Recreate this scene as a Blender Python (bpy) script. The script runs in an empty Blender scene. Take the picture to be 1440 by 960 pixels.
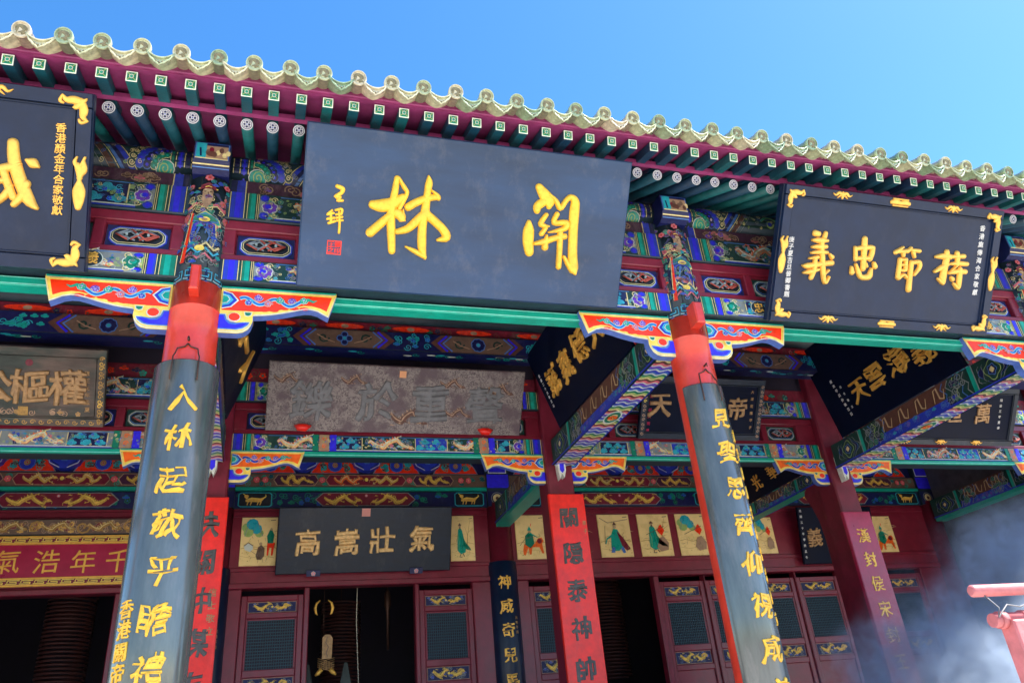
import bpy, math, random
from math import sin, cos, pi, radians, sqrt, hypot, atan2
from mathutils import Matrix, Vector
from mathutils.geometry import tessellate_polygon

SC = bpy.context.scene
COL = SC.collection
rnd = random.Random(7)

# ------------------------------------------------------------ camera, sky, sun
CAM_LOC = (0.62621, -5.99624, 1.60000)
CAM_R = (0.957234, -0.276838, -0.084043)
CAM_U = (-0.068130, -0.498016, 0.864488)
CAM_F = (0.281178, 0.821791, 0.495578)
LENS = 28.0197
SHIFT = -0.04039

cd = bpy.data.cameras.new('camera'); cam = bpy.data.objects.new('camera', cd); COL.objects.link(cam)
cam.matrix_world = Matrix(((CAM_R[0], CAM_U[0], -CAM_F[0], CAM_LOC[0]), (CAM_R[1], CAM_U[1], -CAM_F[1], CAM_LOC[1]),
                           (CAM_R[2], CAM_U[2], -CAM_F[2], CAM_LOC[2]), (0, 0, 0, 1)))
cd.lens = LENS; cd.sensor_width = 36; cd.shift_y = SHIFT; cd.clip_end = 3000
SC.camera = cam
SUN_EL, SUN_AZ = 57, 112       # azimuth clockwise from +y (behind the hall), towards the right
w = bpy.data.worlds.new('World'); SC.world = w; w.use_nodes = True
nt = w.node_tree; nt.nodes.clear()
sky = nt.nodes.new('ShaderNodeTexSky'); sky.sky_type = 'NISHITA'; sky.sun_disc = False
sky.sun_elevation = radians(SUN_EL); sky.sun_rotation = radians(SUN_AZ); sky.dust_density = 0.6; sky.ozone_density = 3.0; sky.air_density = 1.0
hs = nt.nodes.new('ShaderNodeHueSaturation'); hs.inputs['Saturation'].default_value = 1.3
bg = nt.nodes.new('ShaderNodeBackground'); bg.inputs['Strength'].default_value = 0.108
wo = nt.nodes.new('ShaderNodeOutputWorld')
nt.links.new(sky.outputs[0], hs.inputs['Color']); nt.links.new(hs.outputs[0], bg.inputs['Color']); nt.links.new(bg.outputs[0], wo.inputs[0])
sd = bpy.data.lights.new('sun', 'SUN'); sd.energy = 5.0; sd.angle = radians(0.5); sd.color = (1, 0.95, 0.87)
so = bpy.data.objects.new('sun', sd); COL.objects.link(so)
so.rotation_euler = Vector((sin(radians(SUN_AZ)) * cos(radians(SUN_EL)), cos(radians(SUN_AZ)) * cos(radians(SUN_EL)), sin(radians(SUN_EL)))).to_track_quat('Z', 'Y').to_euler()
SC.view_settings.view_transform = 'Standard'; SC.view_settings.look = 'None'
SC.view_settings.exposure = 1.72; SC.view_settings.gamma = 1
SC.cycles.max_bounces = 8; SC.cycles.diffuse_bounces = 7; SC.cycles.volume_bounces = 1
SC.cycles.use_denoising = True

# ------------------------------------------------------------ materials
def mat(name, col=None, rough=.5, var=.12, scale=6., bump=0., bscale=60., metal=0., attr=False, rand=0., spec=.5, coat=0., stain=0., stretch=(1, 1, 1), col2=None):
    m = bpy.data.materials.new(name); m.use_nodes = True
    n = m.node_tree.nodes; L = m.node_tree.links; b = n['Principled BSDF']
    tc = n.new('ShaderNodeTexCoord'); mp = n.new('ShaderNodeMapping'); mp.inputs['Scale'].default_value = stretch
    L.new(tc.outputs['Object'], mp.inputs[0])
    no = n.new('ShaderNodeTexNoise'); no.inputs['Scale'].default_value = scale; no.inputs['Detail'].default_value = 6; no.inputs['Roughness'].default_value = .62
    L.new(mp.outputs[0], no.inputs['Vector'])
    mr = n.new('ShaderNodeMapRange'); mr.inputs[1].default_value = .28; mr.inputs[2].default_value = .72
    mr.inputs[3].default_value = 1 - var; mr.inputs[4].default_value = 1 + var
    L.new(no.outputs[0], mr.inputs[0])
    if attr:
        a = n.new('ShaderNodeAttribute'); a.attribute_name = 'pig'; src = a.outputs['Color']
    else:
        c = n.new('ShaderNodeRGB'); c.outputs[0].default_value = (*col, 1); src = c.outputs[0]
        if col2:
            mx = n.new('ShaderNodeMix'); mx.data_type = 'RGBA'; L.new(src, mx.inputs[6]); mx.inputs[7].default_value = (*col2, 1)
            n2 = n.new('ShaderNodeTexNoise'); n2.inputs['Scale'].default_value = scale * .6; n2.inputs['Detail'].default_value = 4
            L.new(mp.outputs[0], n2.inputs['Vector']); r2 = n.new('ShaderNodeMapRange'); r2.inputs[1].default_value = .42; r2.inputs[2].default_value = .6
            L.new(n2.outputs[0], r2.inputs[0]); L.new(r2.outputs[0], mx.inputs[0]); src = mx.outputs[2]
    vm = n.new('ShaderNodeVectorMath'); vm.operation = 'SCALE'
    L.new(src, vm.inputs[0]); L.new(mr.outputs[0], vm.inputs['Scale']); out = vm.outputs[0]
    if rand:
        oi = n.new('ShaderNodeObjectInfo'); h = n.new('ShaderNodeHueSaturation'); L.new(out, h.inputs['Color'])
        r3 = n.new('ShaderNodeMapRange'); r3.inputs[3].default_value = .5 - rand * .12; r3.inputs[4].default_value = .5 + rand * .12
        L.new(oi.outputs['Random'], r3.inputs[0]); L.new(r3.outputs[0], h.inputs['Hue'])
        r4 = n.new('ShaderNodeMapRange'); r4.inputs[3].default_value = 1.12; r4.inputs[4].default_value = .62
        L.new(oi.outputs['Random'], r4.inputs[0]); L.new(r4.outputs[0], h.inputs['Value']); out = h.outputs[0]
    if stain:
        n4 = n.new('ShaderNodeTexNoise'); n4.inputs['Scale'].default_value = 3.5; n4.inputs['Detail'].default_value = 9; n4.inputs['Roughness'].default_value = .75
        m4 = n.new('ShaderNodeMapping'); m4.inputs['Scale'].default_value = (1.6, 1.6, .45); L.new(tc.outputs['Object'], m4.inputs[0]); L.new(m4.outputs[0], n4.inputs['Vector'])
        r5 = n.new('ShaderNodeMapRange'); r5.inputs[1].default_value = .52; r5.inputs[2].default_value = .75; r5.inputs[4].default_value = stain
        L.new(n4.outputs[0], r5.inputs[0]); mx = n.new('ShaderNodeMix'); mx.data_type = 'RGBA'; L.new(r5.outputs[0], mx.inputs[0]); L.new(out, mx.inputs[6])
        mx.inputs[7].default_value = (.25, .22, .2, 1); out = mx.outputs[2]
    L.new(out, b.inputs['Base Color'])
    rr = n.new('ShaderNodeMapRange'); rr.inputs[3].default_value = max(.05, rough - .1); rr.inputs[4].default_value = min(1, rough + .12)
    L.new(no.outputs[0], rr.inputs[0]); L.new(rr.outputs[0], b.inputs['Roughness'])
    b.inputs['Metallic'].default_value = metal; b.inputs['Specular IOR Level'].default_value = spec
    if coat: b.inputs['Coat Weight'].default_value = coat; b.inputs['Coat Roughness'].default_value = .15
    if bump:
        nb = n.new('ShaderNodeTexNoise'); nb.inputs['Scale'].default_value = bscale; nb.inputs['Detail'].default_value = 4; L.new(mp.outputs[0], nb.inputs['Vector'])
        bp = n.new('ShaderNodeBump'); bp.inputs['Strength'].default_value = bump; bp.inputs['Distance'].default_value = .01
        L.new(nb.outputs[0], bp.inputs['Height']); L.new(bp.outputs[0], b.inputs['Normal'])
    return m

M = dict(
    paint=mat('mineral_paint', attr=True, rough=.42, var=.22, scale=14, bump=.25, bscale=90, stain=.12),
    oldpaint=mat('aged_mineral_paint', attr=True, rough=.6, var=.4, scale=22, bump=.35, bscale=70, stain=.3),
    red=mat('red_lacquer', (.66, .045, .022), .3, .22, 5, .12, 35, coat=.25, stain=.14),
    bred=mat('bright_red_board', (.86, .016, .006), .38, .2, 7, .15, 40, coat=.1, stain=.09),
    crimson=mat('crimson_board', (.42, .010, .06), .3, .16, 6, .1, 40, coat=.3),
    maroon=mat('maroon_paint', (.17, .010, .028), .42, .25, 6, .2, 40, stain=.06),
    soffit=mat('eave_board_paint', (.27, .035, .13), .5, .3, 7, .25, 30, stain=.1),
    frame=mat('dark_red_joinery', (.20, .012, .03), .36, .2, 5, .12, 40, coat=.15, stain=.08),
    teal=mat('teal_paint', (.004, .36, .25), .35, .18, 9, .15, 50, stain=.1),
    raft=mat('rafter_paint', (.004, .075, .11), .5, .35, 10, .25, 50, stain=.12, rand=.5),
    dark=mat('dark_beam_paint', (.012, .03, .045), .5, .35, 8, .2, 40),
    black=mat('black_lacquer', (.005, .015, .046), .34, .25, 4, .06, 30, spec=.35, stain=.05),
    inner=mat('shaded_black_lacquer', (.002, .005, .020), .45, .25, 4, .06, 30, spec=.12),  # darker copy of the black lacquer, porch shade put into its colour
    slate=mat('slate_lacquer', (.013, .042, .105), .36, .35, 2.0, .08, 30, stain=.2, stretch=(.4, 1, 1.6)),
    oldblack=mat('worn_black_board', (.006, .014, .030), .48, .4, 5, .15, 25, stain=.16, stretch=(1, 1, 3)),
    grime=mat('weathered_green_black_board', (.05, .062, .05), .65, .5, 5, .3, 30, col2=(.13, .09, .07), stretch=(.6, 1, 2)),
    brown=mat('carved_brown_board', (.20, .125, .105), .6, .3, 5, .0, 30),
    clad=mat('charcoal_couplet_board', (.095, .108, .098), .2, .45, 3, .10, 25, coat=1., stain=.5, stretch=(2, 2, .4)),
    gold=mat('gilding', (.95, .52, .09), .38, .16, 20, .25, 60, metal=.35, stain=.05),
    ygold=mat('bright_yellow_gilding', (.98, .54, .04), .34, .2, 25, .35, 70, metal=.2, stain=.16),
    oldgold=mat('dull_gilding', (.42, .24, .10), .5, .4, 18, .3, 60, metal=.2, stain=.2),
    palegold=mat('pale_worn_gilding', (.78, .50, .20), .45, .35, 18, .3, 60, metal=.2, stain=.15),
    white=mat('white_lettering', (.72, .70, .66), .5, .15, 20),
    grey=mat('grey_carved_lettering', (.17, .17, .175), .6, .3, 12, .2, 40, stain=.2),
    inkgrey=mat('dark_grey_lettering', (.075, .07, .065), .5, .4, 14, .2, 40, stain=.3),
    relief=mat('worn_tile_relief', (.20, .17, .09), .5, .4, 30, .3, 60),
    tile=mat('glazed_eave_tile', (.50, .54, .31), .30, .5, 18, .5, 45, rand=.75, coat=.5, stain=.3),
    tilerow=mat('glazed_roof_tile', (.34, .36, .18), .35, .4, 9, .4, 40, coat=.4, stain=.3),
    brick=mat('grey_gable_brick', (.09, .092, .10), .8, .3, 5, .4, 40),
    stone=mat('paving_stone', (.48, .45, .41), .75, .2, 2.5, .3, 20),
    earth=mat('open_ground', (.42, .39, .34), .9, .2, 1.5, .3, 10),
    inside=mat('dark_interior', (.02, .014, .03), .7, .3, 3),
    screen=mat('lattice_screen', (.010, .06, .09), .45, .3, 30, .2, 90),
    wire=mat('rusty_wire', (.10, .05, .035), .5, .3, 20, metal=.6),
    pink=mat('faded_pink_paint', (.60, .17, .17), .5, .3, 10, .3, 30, stain=.4),
    cream=mat('cream_tile_picture', attr=True, rough=.28, var=.1, scale=12, coat=.4),
    paper=mat('pale_tag', (.6, .55, .42), .6, .2, 20),
)

# colour names for painted work (linear)
K = dict(blue=(.02, .045, .50), cobalt=(.03, .02, .80), navy=(.006, .010, .08), cyan=(.05, .45, .65), sky=(.07, .19, .52), teal=(.0, .36, .26), green=(.0, .20, .12),
         dkgreen=(.008, .05, .04), black=(.01, .014, .02), white=(.66, .70, .62), cream=(.80, .66, .30), yellow=(.95, .70, .12), gold=(.78, .46, .08), ochre=(.45, .25, .06),
         red=(.95, .035, .002), orange=(.95, .14, .01), pink=(.72, .16, .2), maroon=(.2, .01, .03), brown=(.12, .05, .035), tan=(.42, .26, .16), violet=(.17, .05, .5), grey=(.25, .28, .27),
         lime=(.35, .50, .15), turq=(.02, .40, .48), skin=(.52, .36, .20), plum=(.07, .015, .05), paper=(.82, .66, .36), sepia=(.16, .10, .07))

# ------------------------------------------------------------ mesh helpers
def newobj(name, me, parent=None):
    o = bpy.data.objects.new(name, me); COL.objects.link(o)
    if parent is not None:
        o.parent = parent
        loc = Vector((0, 0, 0)); p = parent
        while p is not None: loc = loc + p.location; p = p.parent
        o.location = -loc
    return o

class MB:
    def __init__(s): s.v = []; s.f = []; s.c = []; s.sm = []
    def add(s, vs, fs, col=None, smooth=False):
        k = len(s.v); s.v += [tuple(p) for p in vs]
        for f in fs: s.f.append(tuple(i + k for i in f)); s.c.append(col); s.sm.append(smooth)
        return s
    def box(s, x0, x1, y0, y1, z0, z1, col=None):
        v = [(x, y, z) for x in (x0, x1) for y in (y0, y1) for z in (z0, z1)]
        return s.add(v, [(0, 1, 3, 2), (4, 6, 7, 5), (0, 4, 5, 1), (2, 3, 7, 6), (0, 2, 6, 4), (1, 5, 7, 3)], col)
    def bbox(s, x0, x1, y0, y1, z0, z1, b=.012, col=None):
        # box with its front (low y) edges chamfered
        v = [(x0, y0 + b, z0), (x1, y0 + b, z0), (x1, y0 + b, z1), (x0, y0 + b, z1), (x0 + b, y0, z0 + b), (x1 - b, y0, z0 + b), (x1 - b, y0, z1 - b), (x0 + b, y0, z1 - b),
             (x0, y1, z0), (x1, y1, z0), (x1, y1, z1), (x0, y1, z1)]
        return s.add(v, [(4, 5, 6, 7), (0, 1, 5, 4), (1, 2, 6, 5), (2, 3, 7, 6), (3, 0, 4, 7), (0, 8, 9, 1), (1, 9, 10, 2), (2, 10, 11, 3), (3, 11, 8, 0), (8, 11, 10, 9)], col)
    def tube(s, pts, r, n=10, col=None, cap=True, smooth=True):
        pts = [Vector(p) for p in pts]; rs = r if isinstance(r, (list, tuple)) else [r] * len(pts); k = len(s.v)
        ref = None
        for i, p in enumerate(pts):
            t = (pts[min(i + 1, len(pts) - 1)] - pts[max(i - 1, 0)]).normalized()
            if ref is None: ref = Vector((0, 0, 1)) if abs(t.z) < .9 else Vector((1, 0, 0))
            a = t.cross(ref).normalized(); b = a.cross(t).normalized(); ref = b
            s.v += [tuple(p + (a * cos(2 * pi * j / n) + b * sin(2 * pi * j / n)) * rs[i]) for j in range(n)]
        for i in range(len(pts) - 1):
            for j in range(n):
                s.f.append((k + i * n + j, k + i * n + (j + 1) % n, k + (i + 1) * n + (j + 1) % n, k + (i + 1) * n + j)); s.c.append(col); s.sm.append(smooth)
        if cap:
            s.f.append(tuple(k + j for j in range(n))[::-1]); s.c.append(col); s.sm.append(False)
            s.f.append(tuple(k + (len(pts) - 1) * n + j for j in range(n))); s.c.append(col); s.sm.append(False)
        return s
    def prism(s, poly, h0, h1, fn, col=None):
        # polygon in (u,v) extruded between heights h0..h1 by fn(u,v,h)
        n = len(poly); k = len(s.v)
        s.v += [tuple(fn(u, v, h0)) for u, v in poly] + [tuple(fn(u, v, h1)) for u, v in poly]
        tr = tessellate_polygon([[Vector((u, v, 0)) for u, v in poly]])
        for t in tr:
            s.f.append(tuple(k + n + i for i in t)); s.f.append(tuple(k + i for i in t[::-1])); s.c += [col] * 2; s.sm += [False] * 2
        for i in range(n):
            j = (i + 1) % n; s.f.append((k + i, k + j, k + n + j, k + n + i)); s.c.append(col); s.sm.append(False)
        return s
    def build(s, name, m, parent=None, fix=False):
        me = bpy.data.meshes.new(name); me.from_pydata(s.v, [], s.f)
        me.materials.append(M[m] if isinstance(m, str) else m)
        if any(c is not None for c in s.c):
            at = me.color_attributes.new('pig', 'FLOAT_COLOR', 'CORNER'); buf = []
            for f, c in zip(s.f, s.c): buf += [*(c or (.5, .5, .5)), 1.] * len(f)
            at.data.foreach_set('color', buf)
        if any(s.sm): me.polygons.foreach_set('use_smooth', s.sm)
        me.update()
        if fix:
            import bmesh
            bm = bmesh.new(); bm.from_mesh(me); bmesh.ops.recalc_face_normals(bm, faces=bm.faces); bm.to_mesh(me); bm.free()
        return newobj(name, me, parent)

def thing(name, label, cat, loc=(0, 0, 0), group=None):
    o = bpy.data.objects.new(name, None); COL.objects.link(o); o.location = loc; o.empty_display_size = .1
    o['label'] = label; o['category'] = cat
    if group: o['group'] = group
    return o
def tag(o, label, cat, group=None):
    o['label'] = label; o['category'] = cat
    if group: o['group'] = group
    return o
def copy_tree(o, parent=None):
    c = o.copy(); COL.objects.link(c)
    if parent is not None: c.parent = parent
    for ch in o.children: copy_tree(ch, c)
    return c

# ------------------------------------------------------------ painted ornament: flat pigment in raised layers
LV = .0016
class Paint:
    def __init__(s): s.m = MB(); s.items = []; s.tx = (1, 0, 1, 0)
    def at(s, sx=1, ox=0, sy=1, oy=0): s.tx = (sx, ox, sy, oy); return s
    def poly(s, pts, col, lv=1, seg=0):
        a, b, c, d = s.tx; pts = [(a * x + b, c * y + d) for x, y in pts]
        c = K[col] if isinstance(col, str) else col
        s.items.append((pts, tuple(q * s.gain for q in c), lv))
        return s
    def rect(s, x0, y0, x1, y1, col, lv=0):
        # split along x so that it follows curved grounds
        n = max(1, int(abs(x1 - x0) / .12)) if s.curv else 1
        for i in range(n):
            a = x0 + (x1 - x0) * i / n; b = x0 + (x1 - x0) * (i + 1) / n
            if s.vcurv:
                for j in range(s.vcurv):
                    c = y0 + (y1 - y0) * j / s.vcurv; d = y0 + (y1 - y0) * (j + 1) / s.vcurv
                    s.poly([(a, c), (b, c), (b, d), (a, d)], col, lv)
            else: s.poly([(a, y0), (b, y0), (b, y1), (a, y1)], col, lv)
        return s
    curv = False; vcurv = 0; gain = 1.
    def line(s, pts, w, col, lv=3, closed=False):
        n = len(pts); ws = w if isinstance(w, (list, tuple)) else [w] * n; L = []; R = []
        for i in range(n):
            if closed: p, q = pts[i - 1], pts[(i + 1) % n]
            else: p, q = pts[max(i - 1, 0)], pts[min(i + 1, n - 1)]
            dx, dy = q[0] - p[0], q[1] - p[1]; l = hypot(dx, dy) or 1; nx, ny = -dy / l * ws[i] / 2, dx / l * ws[i] / 2
            L.append((pts[i][0] + nx, pts[i][1] + ny)); R.append((pts[i][0] - nx, pts[i][1] - ny))
        for i in range(n if closed else n - 1):
            j = (i + 1) % n; s.poly([R[i], R[j], L[j], L[i]], col, lv)
        return s
    def ell(s, cx, cy, rx, ry, col, lv=2, n=12, a0=0, a1=2 * pi):
        return s.poly([(cx + rx * cos(a0 + (a1 - a0) * i / n), cy + ry * sin(a0 + (a1 - a0) * i / n)) for i in range(n + (0 if a1 - a0 > 6.2 else 1))], col, lv)
    def lobe(s, cx, cy, rx, ry, col, lv=2, k=5, amp=.16, ph=0., n=30):
        return s.poly([(cx + rx * (1 + amp * cos(k * 2 * pi * i / n + ph)) * cos(2 * pi * i / n), cy + ry * (1 + amp * cos(k * 2 * pi * i / n + ph)) * sin(2 * pi * i / n)) for i in range(n)], col, lv)
    def ring(s, cx, cy, rx, ry, w, col, lv=3, n=14, a0=0, a1=2 * pi):
        full = a1 - a0 > 6.2
        return s.line([(cx + rx * cos(a0 + (a1 - a0) * i / n), cy + ry * sin(a0 + (a1 - a0) * i / n)) for i in range(n if full else n + 1)], w, col, lv, closed=full)
    def spiral(s, cx, cy, r, w, col, lv=3, turns=1.6, d=1, a0=0):
        n = int(9 * turns)
        return s.line([(cx + r * (1 - .85 * i / n) * cos(a0 + d * 2 * pi * turns * i / n), cy + r * (1 - .85 * i / n) * sin(a0 + d * 2 * pi * turns * i / n)) for i in range(n + 1)], w, col, lv)
    def cloud(s, cx, cy, r, fill, edge, lv=2, d=1):
        for dx, dy, q in ((-.75, -.1, .55), (.7, -.15, .55), (0, .35, .65), (0, -.3, .6)):
            s.ell(cx + d * dx * r, cy + dy * r, q * r, q * r * .8, edge, lv, 9); s.ell(cx + d * dx * r, cy + dy * r, q * r * .72, q * r * .56, fill, lv + 1, 9)
        s.spiral(cx - d * .1 * r, cy + .1 * r, r * .42, r * .13, edge, lv + 2, 1.2, d)
        return s
    def flower(s, cx, cy, r, n, petal, edge, mid, lv=2, a0=.3):
        for i in range(n):
            a = a0 + 2 * pi * i / n; x, y = cx + r * .55 * cos(a), cy + r * .55 * sin(a)
            s.ell(x, y, r * .45, r * .45, edge, lv, 8); s.ell(x, y, r * .33, r * .33, petal, lv + 1, 8)
        s.ell(cx, cy, r * .32, r * .32, edge, lv + 2, 8); s.ell(cx, cy, r * .2, r * .2, mid, lv + 3, 7)
        return s
    def vine(s, u0, u1, vc, amp, per, w, col, leaf, edge, lv=2, ph=0):
        n = max(6, int((u1 - u0) / per * 12)); P = [(u0 + (u1 - u0) * i / n, vc + amp * sin(2 * pi * (u1 - u0) * i / n / per + ph)) for i in range(n + 1)]
        s.line(P, w * 1.7, edge, lv); s.line(P, w, col, lv + 1)
        k = int((u1 - u0) / (per / 2))
        for i in range(k):
            u = u0 + per / 2 * (i + .5); sg = 1 if i % 2 else -1; c = leaf[i % len(leaf)]
            s.spiral(u, vc + sg * amp * .35, amp * .75, w * 1.3, edge, lv, 1.3, sg); s.ell(u, vc + sg * amp * .4, amp * .4, amp * .35, c, lv + 2, 8)
        return s
    def dragon(s, u0, u1, vc, h, col='gold', edge='cream', lv=3, waves=2.2, dark='ochre'):
        n = int(13 * waves) + 4; P = []; W = []; k0 = rnd.uniform(.6, 1.5); d = 1 if u1 > u0 else -1
        for i in range(n + 1):
            t = i / n; P.append((u0 + (u1 - u0) * (t + .035 * sin(4 * pi * waves * t + k0)), vc + h * (.25 * sin(2 * pi * waves * (t ** (.75 + .25 * k0)) + k0) - .08 * cos(pi * waves * t))))
            W.append(h * (.04 + .24 * sin(pi * min(1, t * .9 + .06)) ** .7))
        for i in range(1, n - 1, 1):   # dorsal fins
            x, y = P[i]; q = W[i]; s.poly([(x - q * .35, y + q * .3), (x - d * q * .5, y + q * 1.05), (x + q * .35, y + q * .3)], dark if i % 2 else edge, lv)
        s.line(P, [q * 1.25 for q in W], dark, lv); s.line(P, W, col, lv + 1); s.line([(x, y + q * .2) for (x, y), q in zip(P, W)], [q * .28 for q in W], edge, lv + 2)
        for i in range(2, n - 1): x, y = P[i]; s.line([(x - d * W[i] * .2, y - W[i] * .42), (x + d * W[i] * .12, y + W[i] * .1)], h * .014, dark, lv + 3)
        hx, hy = P[-1]
        s.ell(hx + d * h * .08, hy + h * .03, h * .19, h * .15, dark, lv + 1, 8); s.ell(hx + d * h * .1, hy + h * .03, h * .15, h * .11, col, lv + 2, 8); s.ell(hx + d * h * .24, hy - h * .01, h * .08, h * .06, col, lv + 3, 7); s.ell(hx + d * h * .1, hy + h * .07, h * .03, h * .03, edge, lv + 4, 6)
        for k in (-1, 0, 1, 2): s.line([(hx + d * h * .02, hy + h * .06 * k), (hx - d * h * .14, hy + h * (.1 + .09 * k)), (hx - d * h * .3, hy + h * (.08 + .14 * k))], [h * .06, h * .04, h * .012], edge if k % 2 else col, lv + 1)
        s.line([(hx + d * h * .2, hy), (hx + d * h * .36, hy - h * .06), (hx + d * h * .34, hy - h * .24)], h * .022, edge, lv + 2)
        for t, sg in ((.22, -1), (.5, -1), (.68, 1), (.85, -1)):
            x, y = P[int(t * n)]; s.line([(x, y), (x + d * h * .12, y + sg * h * .22), (x + d * h * .3, y + sg * h * .27)], [h * .12, h * .08, h * .04], col, lv + 1)
            for q in (-1, 0, 1): s.line([(x + d * h * .26, y + sg * h * .26), (x + d * h * .38, y + sg * h * .27 + q * h * .07)], h * .025, edge, lv + 2)
        L = abs(u1 - u0)
        for k in range(int(L / h * 1.6)):   # wisps of flame and cloud between the coils
            x = min(u0, u1) + rnd.uniform(0, L); y = vc + rnd.choice((-1, 1)) * h * rnd.uniform(.3, .45)
            s.line([(x, y), (x + h * .08, y + h * .06), (x + h * .2, y + h * .01), (x + h * .28, y + h * .06)], [h * .02, h * .06, h * .04, h * .008], rnd.choice((dark, col, edge)), lv)
        return s
    def filler(s, x0, y0, x1, y1, cols, edge, r, n, lv=1, rg=None):
        rg = rg or rnd
        for i in range(n):
            x = rg.uniform(x0 + r, x1 - r); y = rg.uniform(y0 + r * .7, y1 - r * .7)
            k = rg.random()
            if k < .45: s.spiral(x, y, r * rg.uniform(.7, 1.1), r * .2, edge, lv, 1.4, rg.choice((-1, 1)), rg.uniform(0, 6))
            elif k < .75: s.cloud(x, y, r * .7, rg.choice(cols), edge, lv)
            else: s.flower(x, y, r * .75, 5, rg.choice(cols), edge, rg.choice(cols), lv, rg.uniform(0, 3))
        return s
    def key(s, x0, y0, x1, y1, per, w, col, lv=3):
        h = y1 - y0; n = max(1, round((x1 - x0) / per)); per = (x1 - x0) / n
        for i in range(n):
            a = x0 + i * per; p = per
            s.line([(a, y0 + w / 2), (a + p * .82, y0 + w / 2)], w, col, lv); s.line([(a + p * .82 - w / 2, y0 + w), (a + p * .82 - w / 2, y0 + h * .55)], w, col, lv)
            s.line([(a + p * .28, y0 + h * .5), (a + p * .82 - w, y0 + h * .5)], w, col, lv); s.line([(a + p * .12, y1 - w / 2), (a + p, y1 - w / 2)], w, col, lv)
            s.line([(a + p * .12, y0 + h * .3), (a + p * .12, y1 - w)], w, col, lv)
        return s
    def build(s, name, fn, parent, m='paint'):
        mb = MB()
        for k, (pts, col, lv) in enumerate(s.items):
            h = .0012 + lv * LV + (k % 5) * .0002; n = len(pts); vs = [fn(x, y, h) for x, y in pts]
            if n <= 4: mb.add(vs, [tuple(range(n))], col)
            else:
                tr = tessellate_polygon([[Vector((x, y, 0)) for x, y in pts]]); mb.add(vs, [tuple(t) for t in tr], col)
        return mb.build(name, m, parent)

def plane(O, ex, ey):
    O = Vector(O); ex = Vector(ex).normalized(); ey = Vector(ey).normalized(); n = ex.cross(ey)
    return lambda u, v, h=0.: O + ex * u + ey * v + n * h
def front(y): return lambda u, v, h=0.: Vector((u, y - h, v))        # wall facing the court
def cyl(cx, cy, r): return lambda u, v, h=0.: Vector((cx + (r + h) * sin(u / r), cy - (r + h) * cos(u / r), v))
def hcyl(cy, cz, r):  # horizontal log: u along x, v = height
    def f(u, v, h=0.):
        a = max(-.999, min(.999, (v - cz) / r)); a = math.asin(a); return Vector((u, cy - (r + h) * cos(a), cz + (r + h) * sin(a)))
    return f

# ------------------------------------------------------------ lettering
_g = {}
def glyph(ch, bold):
    k = (ch, bold)
    if k not in _g:
        cu = bpy.data.curves.new('t', 'FONT'); cu.body = ch; cu.offset = bold; cu.resolution_u = 2; cu.extrude = 0; cu.fill_mode = 'FRONT'
        o = bpy.data.objects.new('t', cu); COL.objects.link(o)
        dg = bpy.context.evaluated_depsgraph_get(); e = o.evaluated_get(dg); me = e.to_mesh()
        vs = [(v.co.x - .5, v.co.y - .37) for v in me.vertices]; fs = [tuple(p.vertices) for p in me.polygons]; e.to_mesh_clear()
        bpy.data.objects.remove(o); bpy.data.curves.remove(cu)
        cnt = {}
        for f in fs:
            for i in range(len(f)):
                a, b = f[i], f[(i + 1) % len(f)]; key = (min(a, b), max(a, b)); cnt[key] = cnt.get(key, []) + [(a, b)]
        rim = [e2[0] for e2 in cnt.values() if len(e2) == 1]
        _g[k] = (vs, fs, rim)
    return _g[k]
def rim_loops(rim):
    nx = {}
    for p, q in rim: nx.setdefault(p, []).append(q)
    out = []
    while nx:
        st_ = next(iter(nx)); L = [st_]; cur = st_
        while True:
            q = nx[cur].pop()
            if not nx[cur]: del nx[cur]
            if q == st_ or q not in nx: break
            L.append(q); cur = q
        if len(L) > 2: out.append(L)
    return out
def put(mb, ch, fn, u, v, size, h=.012, bold=.02, rough=.02, sy=1., slant=0., rg=rnd, base=0.):
    """one character: flat face with a rounded bead of changing width round its outline, like carved and gilded brush strokes"""
    vs, fs, rim = glyph(ch, 0.); ph = rg.uniform(0, 9); P = []
    for x, y in vs:
        dx = rough * (sin(9 * y + ph) + .6 * sin(23 * x + 2 * ph)); dy = rough * (sin(8 * x + 1.7 * ph) + .6 * sin(21 * y + ph))
        P.append((u + (x + dx + slant * y) * size, v + (y + dy + .05 * x) * size * sy))
    k = len(mb.v)
    mb.v += [tuple(fn(x, y, base + h)) for x, y in P]
    for f in fs: mb.f.append(tuple(k + i for i in f)); mb.c.append(None); mb.sm.append(False)
    for L in rim_loops(rim):
        n = len(L); o = len(mb.v); pts = [P[i] for i in L]
        for i in range(n):
            p, q, r = pts[i - 1], pts[i], pts[(i + 1) % n]; tx, ty = r[0] - p[0], r[1] - p[1]; l = hypot(tx, ty) or 1; nx, ny = ty / l, -tx / l
            wv = (abs(bold) + .004) * size * (1 + .55 * sin(14 * vs[L[i]][0] + ph) * cos(11 * vs[L[i]][1] - ph)) * (1 if bold >= 0 else .3)
            mb.v += [tuple(fn(q[0] + nx * wv * e, q[1] + ny * wv * e, base + g)) for e, g in ((0, h), (.7, h * .8), (1, 0))]
        for i in range(n):
            j = (i + 1) % n
            for t in (0, 1): mb.f.append((o + i * 3 + t, o + i * 3 + t + 1, o + j * 3 + t + 1, o + j * 3 + t)); mb.c.append(None); mb.sm.append(True)
def text(fn, items, m, parent, name='character', **kw):
    # items: (char, u, v, size); every character is a part of its board
    for ch, u, v, sz in items:
        mb = MB(); put(mb, ch, fn, u, v, sz, **kw); mb.build(name, m, parent)
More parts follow.
